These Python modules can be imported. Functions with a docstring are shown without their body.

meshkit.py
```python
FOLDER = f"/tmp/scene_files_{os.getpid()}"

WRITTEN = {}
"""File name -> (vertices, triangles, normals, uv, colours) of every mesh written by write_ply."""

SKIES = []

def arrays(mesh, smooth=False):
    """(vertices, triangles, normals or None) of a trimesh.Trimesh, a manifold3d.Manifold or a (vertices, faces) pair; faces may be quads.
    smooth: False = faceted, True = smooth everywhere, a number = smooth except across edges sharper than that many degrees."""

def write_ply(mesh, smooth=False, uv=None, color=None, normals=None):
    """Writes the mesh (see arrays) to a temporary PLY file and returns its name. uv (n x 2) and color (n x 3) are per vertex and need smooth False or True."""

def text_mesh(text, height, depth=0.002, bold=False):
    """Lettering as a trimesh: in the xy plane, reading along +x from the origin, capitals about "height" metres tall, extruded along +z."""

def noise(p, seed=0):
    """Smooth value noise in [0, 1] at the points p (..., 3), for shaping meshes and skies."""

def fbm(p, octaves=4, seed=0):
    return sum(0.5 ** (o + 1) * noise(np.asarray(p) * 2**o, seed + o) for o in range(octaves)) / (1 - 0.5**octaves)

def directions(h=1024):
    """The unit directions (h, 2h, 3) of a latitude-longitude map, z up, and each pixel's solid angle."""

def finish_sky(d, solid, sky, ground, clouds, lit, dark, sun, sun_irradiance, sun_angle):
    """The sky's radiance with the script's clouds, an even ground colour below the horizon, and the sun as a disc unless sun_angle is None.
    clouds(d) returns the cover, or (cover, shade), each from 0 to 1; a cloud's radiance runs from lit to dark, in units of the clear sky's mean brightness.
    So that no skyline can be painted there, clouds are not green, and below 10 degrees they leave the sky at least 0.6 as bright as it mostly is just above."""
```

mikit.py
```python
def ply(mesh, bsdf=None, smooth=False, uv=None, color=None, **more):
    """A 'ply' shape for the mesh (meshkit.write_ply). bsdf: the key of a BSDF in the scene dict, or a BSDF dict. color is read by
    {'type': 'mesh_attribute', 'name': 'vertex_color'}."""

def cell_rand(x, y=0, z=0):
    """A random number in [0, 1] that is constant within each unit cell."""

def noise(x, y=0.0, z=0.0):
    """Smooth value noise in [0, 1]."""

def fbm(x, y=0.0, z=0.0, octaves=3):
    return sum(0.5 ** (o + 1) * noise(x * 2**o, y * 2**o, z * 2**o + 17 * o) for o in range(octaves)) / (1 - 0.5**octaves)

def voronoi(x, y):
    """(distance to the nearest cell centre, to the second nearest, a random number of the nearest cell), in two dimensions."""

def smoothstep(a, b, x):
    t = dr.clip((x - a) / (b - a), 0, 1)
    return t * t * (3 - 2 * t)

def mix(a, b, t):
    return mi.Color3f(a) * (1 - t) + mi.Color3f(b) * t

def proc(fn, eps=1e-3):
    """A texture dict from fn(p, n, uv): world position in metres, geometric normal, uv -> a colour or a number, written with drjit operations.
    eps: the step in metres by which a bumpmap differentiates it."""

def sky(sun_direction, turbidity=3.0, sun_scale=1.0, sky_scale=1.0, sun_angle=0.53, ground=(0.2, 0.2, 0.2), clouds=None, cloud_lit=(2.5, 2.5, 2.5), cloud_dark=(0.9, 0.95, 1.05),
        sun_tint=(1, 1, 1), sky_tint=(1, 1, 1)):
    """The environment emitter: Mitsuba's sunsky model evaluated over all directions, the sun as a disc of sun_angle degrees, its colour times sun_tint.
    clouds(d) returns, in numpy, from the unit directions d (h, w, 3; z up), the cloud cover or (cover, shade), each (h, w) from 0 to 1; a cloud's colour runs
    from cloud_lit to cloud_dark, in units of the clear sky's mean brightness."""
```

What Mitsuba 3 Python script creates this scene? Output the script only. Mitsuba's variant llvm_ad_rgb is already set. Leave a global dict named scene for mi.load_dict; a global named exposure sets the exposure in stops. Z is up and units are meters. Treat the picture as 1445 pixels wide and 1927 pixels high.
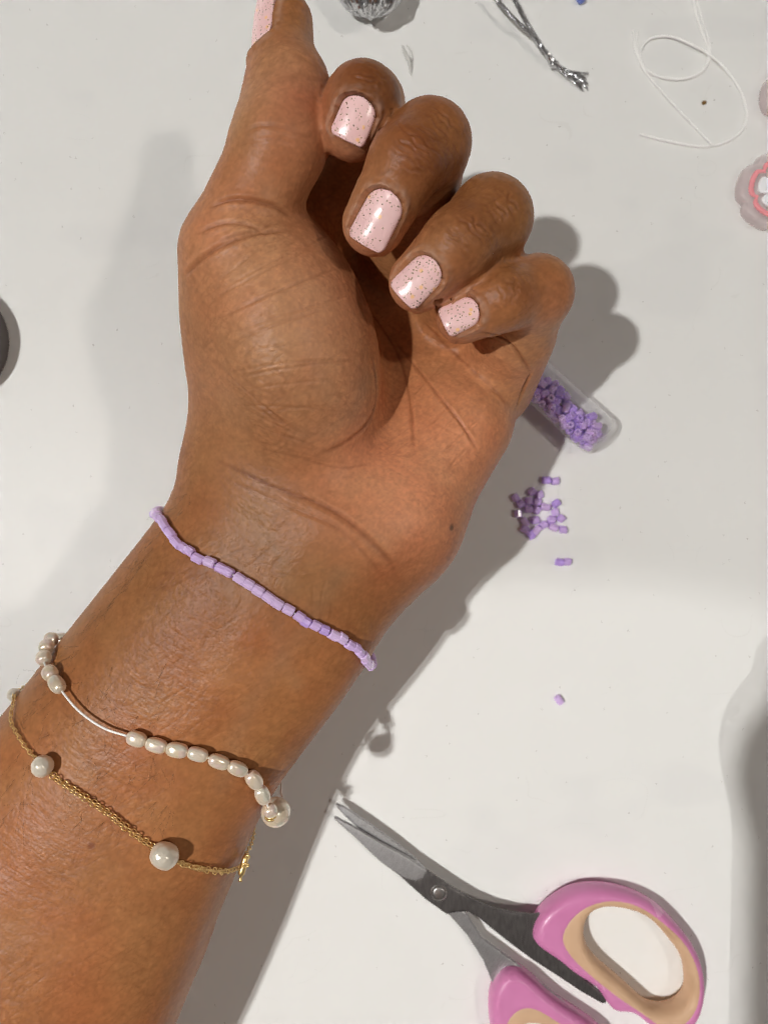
import math
import random

import numpy as np
import trimesh
import mitsuba as mi
import mikit
import meshkit
from scipy.interpolate import CubicSpline
from scipy.spatial import Delaunay, cKDTree
from shapely.geometry import Polygon, Point
import shapely

T = mi.ScalarTransform4f
rng = np.random.default_rng(7)
random.seed(7)

# ------------------------------------------------------------------ camera, lamps, exposure
CAM_H, FOC, CX, CY = 223.0, 1449.0, 722.5, 963.5          # mm above the table, focal length and centre of the photo in its pixels
exposure = 0.0
scene, labels = {}, {}
scene["camera"] = {
    "type": "thinlens", "fov": 2 * math.degrees(math.atan(722.5 / FOC)), "fov_axis": "x",
    "aperture_radius": 0.0007, "focus_distance": 0.160, "near_clip": 0.01, "far_clip": 20.0,
    "to_world": T().look_at(origin=[0, 0, CAM_H / 1000], target=[0, 0, 0], up=[0, 1, 0]),
}


def lamp(key, pos, radius, irradiance, tint, label):
    d2 = sum(c * c for c in pos)
    cos = pos[2] / math.sqrt(d2)
    rad = irradiance / (math.pi * radius**2 / d2 * cos)
    scene[key] = {"type": "sphere", "center": list(pos), "radius": radius,
                  "emitter": {"type": "area", "radiance": {"type": "rgb", "value": [float(rad * t) for t in tint]}}}
    labels[key] = {"label": label, "category": "lamp"}


lamp("ceiling_lamp", (-0.775, -0.065, 1.62), 0.022, 1.68, (1.0, 0.995, 0.965), "small round ceiling lamp up to the left of the table")
lamp("ceiling_lamp_001", (1.00, 0.0, 1.65), 0.05, 0.43, (1.0, 0.93, 0.85), "small round ceiling lamp up to the right of the table")
SPOT, AIM, HALF = np.array([-0.745, -0.115, 1.62]), np.array([0.045, -0.200, 0.0]), 5.95
scene["ceiling_spot"] = {"type": "spot", "cutoff_angle": HALF, "beam_width": HALF - 0.4, "intensity": {"type": "rgb", "value": [float(0.58 * ((SPOT - AIM) ** 2).sum() ** 1.5 / SPOT[2] * t) for t in (1.0, 0.995, 0.965)]},
                         "to_world": T().look_at(origin=SPOT.tolist(), target=AIM.tolist(), up=[0, 1, 0])}
scene["room_light"] = {"type": "constant", "radiance": {"type": "rgb", "value": [0.105, 0.099, 0.092]}}


# ------------------------------------------------------------------ helpers
def at(px, py, z=0.0):
    """The point (mm) at height z over the table that was measured at this place of the photo."""
    s = (CAM_H - z) / FOC
    return np.array([(px - CX) * s, (CY - py) * s, z])


def ats(pts, z=0.0):
    return np.array([at(p[0], p[1], p[2] if len(p) > 2 else z) for p in pts])


def unit(v):
    v = np.asarray(v, float)
    return v / np.linalg.norm(v, axis=-1, keepdims=True)


def spline(pts, n, closed=False):
    pts = np.asarray(pts, float)
    if closed:
        pts = np.vstack([pts, pts[:1]])
    t = np.r_[0, np.cumsum(np.linalg.norm(np.diff(pts, axis=0), axis=1))]
    cs = CubicSpline(t, pts, bc_type="periodic" if closed else "natural")
    fine = cs(np.linspace(0, t[-1], 40 * len(pts)))
    s = np.r_[0, np.cumsum(np.linalg.norm(np.diff(fine, axis=0), axis=1))]
    q = np.linspace(0, s[-1], n + 1 if closed else n)
    out = np.stack([np.interp(q, s, fine[:, k]) for k in range(3)], 1)
    return out[:-1] if closed else out


def length(p):
    return np.linalg.norm(np.diff(p, axis=0), axis=1).sum()


def frames(p):
    t = unit(np.gradient(p, axis=0))
    n = np.zeros_like(p)
    ref = np.array([0, 0, 1.0]) if abs(t[0, 2]) < 0.9 else np.array([1.0, 0, 0])
    for i in range(len(p)):
        ref = unit(ref - t[i] * (ref @ t[i]))
        n[i] = ref
    return t, n, np.cross(t, n)


def tube(p, r, sides=8, caps=True):
    """A round tube along the points p (mm), radius r a number or one per point."""
    p = np.asarray(p, float)
    t, n, b = frames(p)
    r = np.broadcast_to(r, (len(p),))
    a = np.arange(sides) * 2 * np.pi / sides
    v = (p[:, None] + r[:, None, None] * (np.cos(a)[None, :, None] * n[:, None] + np.sin(a)[None, :, None] * b[:, None])).reshape(-1, 3)
    f = []
    for i in range(len(p) - 1):
        for j in range(sides):
            A, B = i * sides + j, i * sides + (j + 1) % sides
            f += [[A, B, B + sides], [A, B + sides, A + sides]]
    if caps:
        v = np.vstack([v, p[:1], p[-1:]])
        m, e = len(v) - 2, (len(p) - 1) * sides
        for j in range(sides):
            f += [[m, (j + 1) % sides, j], [m + 1, e + j, e + (j + 1) % sides]]
    return trimesh.Trimesh(v, np.array(f), process=False)


def lathe(prof, sides=24):
    """A surface of revolution about z from (radius, z) pairs."""
    prof = np.asarray(prof, float)
    a = np.arange(sides) * 2 * np.pi / sides
    v = np.stack([prof[:, None, 0] * np.cos(a), prof[:, None, 0] * np.sin(a), np.broadcast_to(prof[:, None, 1], (len(prof), sides))], -1).reshape(-1, 3)
    f = []
    for i in range(len(prof) - 1):
        for j in range(sides):
            A, B = i * sides + j, i * sides + (j + 1) % sides
            f += [[A, B, B + sides], [A, B + sides, A + sides]]
    return trimesh.Trimesh(v, np.array(f), process=True)


def ellipsoid(c, radii, R=np.eye(3), sub=3, bump=0.0, seed=0):
    m = trimesh.creation.icosphere(subdivisions=sub, radius=1.0)
    v = np.array(m.vertices)
    if bump:
        v = v * (1 + bump * (meshkit.fbm(v * 1.7 + seed * 9.1, 3, seed) - 0.5)[:, None])
    return trimesh.Trimesh((v * radii) @ np.asarray(R).T + c, m.faces, process=False)


def basis(z, up=(0, 0, 1)):
    """Columns x, y, z of a frame whose z axis is given."""
    z = unit(z)
    if abs(z @ unit(up)) > 0.95:
        up = (1, 0, 0)
    x = unit(np.cross(up, z))
    return np.stack([x, np.cross(z, x), z], 1)


def rot(axis, angle):
    return trimesh.transformations.rotation_matrix(angle, axis)[:3, :3]


def put(key, mesh, bsdf, smooth=30, color=None, uv=None, **lab):
    """One entry of the scene from a mesh in millimetres."""
    if isinstance(mesh, trimesh.Trimesh):
        mesh = trimesh.Trimesh(np.array(mesh.vertices) * 0.001, mesh.faces, process=False)
    scene[key] = mikit.ply(mesh, bsdf, smooth, uv=uv, color=color)
    if lab:
        labels[key] = lab


def numbered(base, i):
    return base if i == 0 else f"{base}_{i:03d}"


def place(v, m):
    """Matrix entry for a shared mesh: rotation m (3x3), position v in mm."""
    M = np.eye(4)
    M[:3, :3] = m
    M[:3, 3] = np.asarray(v) * 0.001
    return T(M.tolist())


def cat(ms):
    return trimesh.util.concatenate(ms)


# ------------------------------------------------------------------ materials
def rgb(*c):
    return {"type": "rgb", "value": list(c)}


def pri(color, rough=0.5, spec=0.5, **more):
    return {"type": "principled", "base_color": color if isinstance(color, dict) else rgb(*color), "roughness": rough, "specular": spec, **more}


def two(b):
    return {"type": "twosided", "bsdf": b}


N, F, SS, MIX = mikit.noise, mikit.fbm, mikit.smoothstep, mikit.mix


def table_color(p, n, uv):
    x, y = p.x * 1000, p.y * 1000
    smear = SS(0.62, 0.8, F(x * 0.035 + 3, y * 0.05, 1.0, 3))
    c = MIX((0.80, 0.795, 0.775), (0.775, 0.77, 0.755), smear)
    d, _, w = mikit.voronoi(x / 9.0, y / 9.0)
    speck = SS(0.022, 0.012, d) * SS(0.64, 0.65, w)
    q = N(x * 0.11 + 2.0 * N(x * 0.05, y * 0.05, 7.0), y * 0.16, 5.0) - 0.5                # a few lint hairs and fine scratches
    hair = SS(0.0035, 0.001, q * q * 25) * SS(0.74, 0.80, N(x * 0.09 + 40, y * 0.09, 2.0))
    c = MIX(c, (0.62, 0.60, 0.57), hair * 0.16)
    return MIX(c, (0.33, 0.30, 0.27), speck * 0.8)


def table_bump(p, n, uv):
    x, y = p.x * 1000, p.y * 1000
    return N(x * 2.6, y * 2.6, 0.3) * 0.6 + N(x * 5.3, y * 5.3, 4.0) * 0.4


scene["table_finish"] = two({"type": "bumpmap", "arbitrary": mikit.proc(table_bump, 4e-5), "scale": 1.6e-5,
                             "bsdf": pri(mikit.proc(table_color), 0.40, 0.30)})


def skin_bump(p, n, uv):
    x, y, z = p.x * 1000, p.y * 1000, p.z * 1000
    a = N(x * 1.3 + y * 0.9, y * 1.3 - x * 0.9, z * 1.6)
    b = N(x * 2.9 - y * 1.2, y * 2.9 + x * 1.2, z * 3.2)
    # fine furrows across the limb
    u = (x * 0.85 - y * 0.53)
    w = (x * 0.53 + y * 0.85)
    c = N(w * 2.6 + 0.8 * N(u * 0.4, w * 0.4, z * 0.4), u * 0.55, z * 0.9)
    return a * 0.35 + b * 0.35 + c * 0.5


scene["skin"] = two({"type": "bumpmap", "arbitrary": mikit.proc(skin_bump, 5e-5), "scale": 1.0e-4,
                     "bsdf": pri({"type": "mesh_attribute", "name": "vertex_color"}, 0.42, 0.22)})


def polish(p, n, uv):
    u, v = uv.x, uv.y                                        # mm across and along the nail
    d, _, w = mikit.voronoi(u / 0.85 + 7, v / 0.85 + 3)
    dense = N(u * 0.22 + 5, v * 0.22)
    dot = SS(0.21, 0.15, d) * SS(0.58, 0.60, w + 0.9 * (dense - 0.5))
    d2, _, w2 = mikit.voronoi(u / 1.9 + 31, v / 1.9 + 13)
    gold = SS(0.22, 0.16, d2) * SS(0.80, 0.81, w2)
    c = MIX((0.87, 0.575, 0.56), (0.85, 0.535, 0.525), N(u * 0.5, v * 0.5, 3))
    c = MIX(c, (0.95, 0.55, 0.22), gold * 0.8)
    d3, _, w3 = mikit.voronoi(u / 0.62 + 17, v / 0.62 + 23)
    fine = SS(0.22, 0.12, d3) * SS(0.64, 0.66, w3 + 0.7 * (N(u * 0.35 + 9, v * 0.35 + 2) - 0.5))
    c = MIX(c, (0.42, 0.25, 0.16), fine * 0.8)
    return MIX(c, MIX((0.20, 0.12, 0.08), (0.44, 0.26, 0.13), w2), dot)


scene["nail_polish"] = two({"type": "bumpmap", "arbitrary": mikit.proc(lambda p, n, uv: F(p.x * 420, p.y * 420, p.z * 420, 2), 1e-4), "scale": 2.2e-4,
                            "bsdf": pri(mikit.proc(polish), 0.25, 0.5, clearcoat=1.0, clearcoat_gloss=0.93)})
scene["hair_dark"] = two(pri((0.10, 0.055, 0.03), 0.5))
scene["bead_lilac"] = two(pri((0.65, 0.46, 0.79), 0.13, 0.7))
scene["bead_lilac_deep"] = two(pri((0.54, 0.37, 0.78), 0.13, 0.7))
scene["bead_lilac_pale"] = two(pri((0.70, 0.52, 0.81), 0.13, 0.7))
scene["bead_loose"] = two(pri((0.60, 0.42, 0.80), 0.20, 0.6))
scene["bead_loose_deep"] = two(pri((0.50, 0.33, 0.79), 0.20, 0.6))


def pearl_color(p, n, uv):
    q = F(p.x * 420, p.y * 420, p.z * 420, 3)
    c = MIX((0.74, 0.60, 0.43), (0.77, 0.66, 0.53), SS(0.3, 0.7, q))
    c = MIX(c, (0.78, 0.60, 0.56), 0.6 * SS(0.55, 0.75, N(p.x * 700, p.y * 700, p.z * 700 + 5)))
    return MIX(c, (0.62, 0.66, 0.56), 0.5 * SS(0.60, 0.8, N(p.x * 600 + 9, p.y * 600, p.z * 600)))


def pearl_bump(p, n, uv):
    return F(p.x * 900, p.y * 900, p.z * 900, 2)


scene["pearl"] = two({"type": "bumpmap", "arbitrary": mikit.proc(pearl_bump, 8e-5), "scale": 9e-5,
                      "bsdf": pri(mikit.proc(pearl_color), 0.21, 1.0, metallic=0.3, clearcoat=0.8, clearcoat_gloss=0.9)})
scene["pearl_grey"] = two({"type": "bumpmap", "arbitrary": mikit.proc(pearl_bump, 8e-5), "scale": 9e-5,
                           "bsdf": pri((0.70, 0.63, 0.52), 0.22, 0.8, metallic=0.3, clearcoat=0.8, clearcoat_gloss=0.9)})
scene["gold"] = two(pri((0.95, 0.70, 0.30), 0.36, 0.5, metallic=1.0))
scene["cord_white"] = two(pri((0.86, 0.84, 0.80), 0.5))
scene["thread_white"] = two(pri((0.92, 0.91, 0.89), 0.5))
scene["fishing_line"] = {"type": "thindielectric"}


def brushed(p, n, uv):
    x, y = p.x * 1000, p.y * 1000
    u, w = x * 0.80 - y * 0.60, x * 0.60 + y * 0.80            # across and along the blade
    g = N(u * 9, w * 0.9 + u * 1.5) * 0.6 + N(u * 22, w * 2.0) * 0.4
    return MIX((0.34, 0.335, 0.34), (0.54, 0.535, 0.54), g)


scene["steel"] = two(pri(mikit.proc(brushed), 0.42, 0.5, metallic=0.92))
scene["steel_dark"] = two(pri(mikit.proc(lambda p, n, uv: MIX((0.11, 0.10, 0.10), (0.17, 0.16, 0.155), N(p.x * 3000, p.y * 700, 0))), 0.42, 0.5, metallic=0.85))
scene["steel_bright"] = two(pri((0.55, 0.54, 0.53), 0.3, 0.5, metallic=1.0))


def pink_color(p, n, uv):
    q = F(p.x * 160, p.y * 160, p.z * 160, 3)
    scuff = SS(0.66, 0.72, N(p.x * 1500 + 600 * p.y, p.y * 300 - 200 * p.x, 3)) * SS(0.55, 0.7, F(p.x * 90, p.y * 90, 1, 2))
    return MIX(MIX((0.58, 0.185, 0.38), (0.65, 0.235, 0.45), q), (0.74, 0.42, 0.58), scuff * 0.5)


scene["pink_plastic"] = two({"type": "bumpmap", "arbitrary": mikit.proc(lambda p, n, uv: F(p.x * 700, p.y * 700, p.z * 700, 3), 1e-4), "scale": 1.2e-4,
                             "bsdf": pri(mikit.proc(pink_color), 0.34, 0.5)})
scene["beige_plastic"] = two(pri(mikit.proc(lambda p, n, uv: MIX((0.62, 0.40, 0.25), (0.52, 0.32, 0.19), SS(0.45, 0.75, F(p.x * 120, p.y * 120, p.z * 200, 3)))), 0.55, 0.4))
scene["tube_plastic"] = {"type": "thindielectric", "int_ior": 1.49}
scene["foil"] = two({"type": "bumpmap", "arbitrary": mikit.proc(lambda p, n, uv: N(p.x * 1500, p.y * 500, p.z * 1500), 8e-5), "scale": 3e-4,
                     "bsdf": pri((0.62, 0.62, 0.63), 0.22, 0.5, metallic=1.0)})
scene["silver_lurex"] = two({"type": "bumpmap", "arbitrary": mikit.proc(lambda p, n, uv: N(p.x * 2400 + p.y * 1300, p.y * 2400, p.z * 1500), 6e-5), "scale": 2e-4,
                            "bsdf": pri((0.34, 0.335, 0.335), 0.3, 0.5, metallic=0.9)})
scene["charm_clear"] = {"type": "thindielectric", "int_ior": 1.5}
scene["charm_milky"] = {"type": "blendbsdf", "weight": 0.42, "bsdf_0": {"type": "null"}, "bsdf_1": two(pri((0.72, 0.63, 0.63), 0.3))}
scene["charm_pink"] = two(pri((0.90, 0.33, 0.36), 0.3))
scene["charm_white"] = two(pri((0.88, 0.88, 0.90), 0.4))
scene["dark_plastic"] = two(pri((0.085, 0.072, 0.068), 0.45))
scene["blue_plastic"] = two(pri((0.16, 0.22, 0.62), 0.25))
scene["crumb_brown"] = two(pri((0.22, 0.12, 0.035), 0.7))
scene["grey_fluff"] = two(pri((0.60, 0.59, 0.56), 0.7))

# ------------------------------------------------------------------ the table
tb = trimesh.creation.box(extents=(1400, 900, 25))
tb.apply_translation((0, 150, -12.5))
put("table", tb, "table_finish", False, label="white matt table top with fine grain and a few specks", kind="structure")


# ------------------------------------------------------------------ the forearm and hand: one continuous skin
def smin(a, b, k):
    h = np.maximum(k - np.abs(a - b), 0) / k
    return np.minimum(a, b) - h * h * k * 0.25


def cone(p, a, b, ra, rb):
    ba = (b - a).astype(p.dtype)
    h = np.clip(((p - a.astype(p.dtype)) @ ba) / (ba @ ba), 0, 1)
    q = p - a.astype(p.dtype) - h[:, None] * ba
    return np.sqrt((q * q).sum(1)) - (ra + (rb - ra) * h)


def ell(p, c, R, radii):
    q = (p - c.astype(p.dtype)) @ np.asarray(R, p.dtype)
    r = np.asarray(radii, p.dtype)
    k0 = np.sqrt(((q / r) ** 2).sum(1))
    k1 = np.sqrt(((q / (r * r)) ** 2).sum(1)) + 1e-6
    return k0 * (k0 - 1) / k1


# stations of the forearm: left and right edge in the photo, height of the axis, half thickness
ARM = [((365, 890), (752, 1108), 46, 18.5), ((303, 975), (692, 1240), 45, 19.5), ((121, 1212), (532, 1462), 41, 21.0),
       ((-18, 1388), (442, 1645), 38, 24.0), ((-185, 1610), (330, 1922), 36, 28.0), ((-420, 1960), (150, 2280), 38, 32.0), ((-830, 2560), (-200, 2900), 42, 36.0)]
arm_c, arm_l, arm_a, arm_b = [], [], [], []
for L, R_, z, b in ARM:
    l, r = at(*L, z), at(*R_, z)
    arm_c.append((l + r) / 2), arm_l.append(unit(r - l)), arm_a.append(np.linalg.norm(r - l) / 2), arm_b.append(b)
arm_c, arm_l, arm_a, arm_b = map(np.array, (arm_c, arm_l, arm_a, arm_b))
_s = np.r_[0, np.cumsum(np.linalg.norm(np.diff(arm_c, axis=0), axis=1))]
_q = np.linspace(0, _s[-1], 60)
AC = CubicSpline(_s, arm_c)(_q)
AT = unit(CubicSpline(_s, arm_c)(_q, 1))
AA, AB = (np.interp(_q, _s, x) for x in (arm_a, arm_b))
_as = CubicSpline(_s, np.stack([arm_a, arm_b], 1))(_q)
AA, AB = _as[:, 0], _as[:, 1]
AL = unit(np.stack([np.interp(_q, _s, arm_l[:, k]) for k in range(3)], 1))
DQ = _q[1] - _q[0]


def arm_sdf(p):
    """Elliptic sections along the curved axis of the forearm; the hand end is rounded."""
    ax0, ax1 = AC[0], AC[-1]
    d = unit(ax1 - ax0)
    s = np.clip((p - ax0.astype(p.dtype)) @ d.astype(p.dtype) / np.linalg.norm(ax1 - ax0), 0, 1) * (len(AC) - 1)
    for _ in range(2):
        i = np.clip(s.astype(int), 0, len(AC) - 2)
        w = (s - i)[:, None].astype(p.dtype)
        c = AC[i].astype(p.dtype) * (1 - w) + AC[i + 1].astype(p.dtype) * w
        t = AT[i].astype(p.dtype)
        s = np.clip(s + ((p - c) * t).sum(1) / DQ, 0, len(AC) - 1)
    i = np.clip(s.astype(int), 0, len(AC) - 2)
    w = (s - i)[:, None].astype(p.dtype)
    c = AC[i].astype(p.dtype) * (1 - w) + AC[i + 1].astype(p.dtype) * w
    lat, t = AL[i].astype(p.dtype), AT[i].astype(p.dtype)
    nor = np.cross(lat, t)
    q = p - c
    a = (AA[i] * (1 - w[:, 0]) + AA[i + 1] * w[:, 0]).astype(p.dtype)
    b = (AB[i] * (1 - w[:, 0]) + AB[i + 1] * w[:, 0]).astype(p.dtype)
    x, y, z = (q * lat).sum(1), (q * nor).sum(1), (q * t).sum(1)
    e = 2.4
    k0 = ((np.abs(x) / a) ** e + (np.abs(y) / b) ** e + (np.abs(z) / b) ** e + 1e-9) ** (1 / e)
    g = np.sqrt((x / (a * a)) ** 2 + (y / (b * b)) ** 2 + (z / (b * b)) ** 2) + 1e-5
    g = np.maximum(g, 1 / np.maximum(a, b))
    return (k0 - 1) * np.maximum(k0, 0.3) / g


# finger joints: (place in the photo, height mm, half width in the photo) from knuckle to tip, and the roll of the nail about the finger's axis (degrees)
FINGERS = {
    "index": dict(j=[(614, 432, 32, 84), (691, 197, 64, 66), (682, 192, 74, 67), (663, 238, 73, 63)], nail=(667, 222), nw=7.4, nl=7.8, roll=-4),
    "middle": dict(j=[(752, 520, 33, 80), (808, 268, 76, 74), (766, 303, 80, 68), (704, 420, 77, 60)], nail=(709, 409), nw=8.0, nl=10.2, roll=2),
    "ring": dict(j=[(850, 620, 34, 78), (924, 409, 73, 74), (864, 456, 77, 65), (788, 530, 75, 57)], nail=(786, 524), nw=7.5, nl=9.0, roll=3),
    "pinky": dict(j=[(925, 715, 35, 80), (1010, 549, 65, 65), (942, 562, 71, 58), (870, 596, 70, 50)], nail=(866, 590), nw=6.6, nl=7.2, roll=6),
}
for f in FINGERS.values():
    f["j"] = [(x, y, z, r * (CAM_H - z) / FOC) for x, y, z, r in f["j"]]
    f["p"] = [at(*q[:3]) for q in f["j"]]
    f["r"] = [q[3] for q in f["j"]]
TH = [((470, 835, 48), 12.3), ((445, 475, 65), 11.0), ((522, 268, 71), 8.25), ((536, 42, 65), 5.75)]
TH = [(at(*a), r) for a, r in TH]
THUMB_PAD = (at(557, 165, 69), 6.5)


def finger_sdf(p, f):
    P, r = f["p"], f["r"]
    d = cone(p, P[0], P[1], r[0], r[1])
    d = smin(d, cone(p, P[1], P[2], r[1], r[2]), 2.5)
    m = P[2] * 0.45 + P[3] * 0.55
    return smin(d, np.minimum(cone(p, P[2], P[3], r[2], r[3]), cone(p, m, P[3], r[2] * 0.5 + r[3] * 0.5 + 0.1, r[3])), 2.5)


def palm_sdf(p):
    d = cone(p, at(560, 905, 44), at(622, 450, 31), 13.0, 11)
    for a, b, ra, rb in (((605, 935, 44), (752, 530, 29), 13.0, 11.5), ((655, 965, 43), (850, 625, 32), 13.0, 11.0), ((695, 985, 42), (905, 735, 36), 13.0, 9.5)):
        d = smin(d, cone(p, at(*a), at(*b), ra, rb), 9)
    d = smin(d, cone(p, at(600, 395, 40), at(480, 475, 54), 10.5, 10.5), 6)
    # heel of the hand on the little finger's side, and the ball of the thumb
    d = smin(d, cone(p, at(745, 965, 47), at(862, 800, 42), 14.2, 12.0), 7)
    d = smin(d, cone(p, at(640, 965, 47), at(745, 975, 47), 13.0, 12.5), 8)
    d = smin(d, cone(p, *[TH[0][0], TH[1][0]], TH[0][1], TH[1][1]), 6)
    ax = unit(at(610, 850, 58) - at(505, 470, 65))
    R = basis(ax, (0.15, 0, 1))
    d = smin(d, ell(p, at(540, 655, 56), R, (19.2, 22.5, 31.0)), 6.0)
    return d


def thumb_sdf(p):
    d = smin(cone(p, TH[1][0], TH[2][0], TH[1][1], TH[2][1]), cone(p, TH[2][0], TH[3][0], TH[2][1], TH[3][1]), 3)
    return smin(d, cone(p, TH[2][0] + [1.0, 0, 0], THUMB_PAD[0], 7.0, THUMB_PAD[1]), 6)


def body_sdf(p):
    p = np.asarray(p)
    d = smin(arm_sdf(p), palm_sdf(p), 14)
    th = smin(d, thumb_sdf(p), 2.2)
    for f in FINGERS.values():
        base = cone(p, f["p"][0], f["p"][1] * 0.55 + f["p"][0] * 0.45, f["r"][0], (f["r"][0] + f["r"][1]) / 2)
        d = smin(d, base, 3.5)
    for f in FINGERS.values():
        d = smin(d, finger_sdf(p, f), 1.8)
    return smin(d, th, 0.7)


def chunks(fn, p, n=400_000):
    return np.concatenate([fn(p[i:i + n]) for i in range(0, len(p), n)])


def surface_nets(lo, hi, h, fn):
    n = np.ceil((np.array(hi) - lo) / h).astype(int) + 1
    # coarse pass: only blocks near the surface are sampled finely
    S = 6
    nc = -(-n // S) + 1
    gc = np.stack(np.meshgrid(*[np.arange(k) for k in nc], indexing="ij"), -1).reshape(-1, 3)
    dc = chunks(fn, (gc * S * h + lo + S * h / 2).astype(np.float32))
    vol = np.repeat(np.repeat(np.repeat(dc.reshape(nc), S, 0), S, 1), S, 2)[:n[0], :n[1], :n[2]].astype(np.float32)
    near = np.repeat(np.repeat(np.repeat((np.abs(dc) < 2.0 * S * h).reshape(nc), S, 0), S, 1), S, 2)[:n[0], :n[1], :n[2]]
    idx = np.argwhere(near)
    vol[near] = chunks(fn, (idx * h + lo).astype(np.float32))
    ins = vol < 0
    cell = np.zeros(np.array(vol.shape) - 1, np.uint8)
    for o in np.ndindex(2, 2, 2):
        cell += ins[o[0]:vol.shape[0] - 1 + o[0], o[1]:vol.shape[1] - 1 + o[1], o[2]:vol.shape[2] - 1 + o[2]]
    act = np.argwhere((cell > 0) & (cell < 8))
    ids = -np.ones(cell.shape, np.int64)
    ids[tuple(act.T)] = np.arange(len(act))
    acc, cnt = np.zeros((len(act), 3)), np.zeros(len(act))
    cor = [np.array(o) for o in np.ndindex(2, 2, 2)]
    val = {tuple(o): vol[tuple((act + o).T)] for o in cor}
    for o in cor:
        for ax in range(3):
            if o[ax]:
                continue
            q = o.copy()
            q[ax] = 1
            a, b = val[tuple(o)], val[tuple(q)]
            cr = (a < 0) != (b < 0)
            t = np.where(cr, a / np.where(cr, a - b, 1), 0)
            pos = np.repeat(o[None].astype(float), len(act), 0)
            pos[:, ax] += t
            acc[cr] += pos[cr]
            cnt[cr] += 1
    v = (act + acc / cnt[:, None]) * h + lo
    faces = []
    for ax in range(3):
        a, b = np.moveaxis(ins, ax, 0)[:-1], np.moveaxis(ins, ax, 0)[1:]
        e = np.argwhere(a != b)
        e = e[(e[:, 1] > 0) & (e[:, 2] > 0) & (e[:, 1] < a.shape[1] - 1) & (e[:, 2] < a.shape[2] - 1)]
        flip = a[tuple(e.T)]
        o1, o2 = [k for k in range(3) if k != ax]

        def cid(d1, d2):
            g = np.zeros((len(e), 3), int)
            g[:, ax], g[:, o1], g[:, o2] = e[:, 0], e[:, 1] - d1, e[:, 2] - d2
            return ids[tuple(g.T)]

        q = np.stack([cid(1, 1), cid(0, 1), cid(0, 0), cid(1, 0)], 1)
        if ax == 1:
            flip = ~flip
        q[~flip] = q[~flip][:, ::-1]
        faces.append(q)
    q = np.vstack(faces)
    q = q[(q >= 0).all(1)]
    return v, np.vstack([q[:, [0, 1, 2]], q[:, [0, 2, 3]]])


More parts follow.
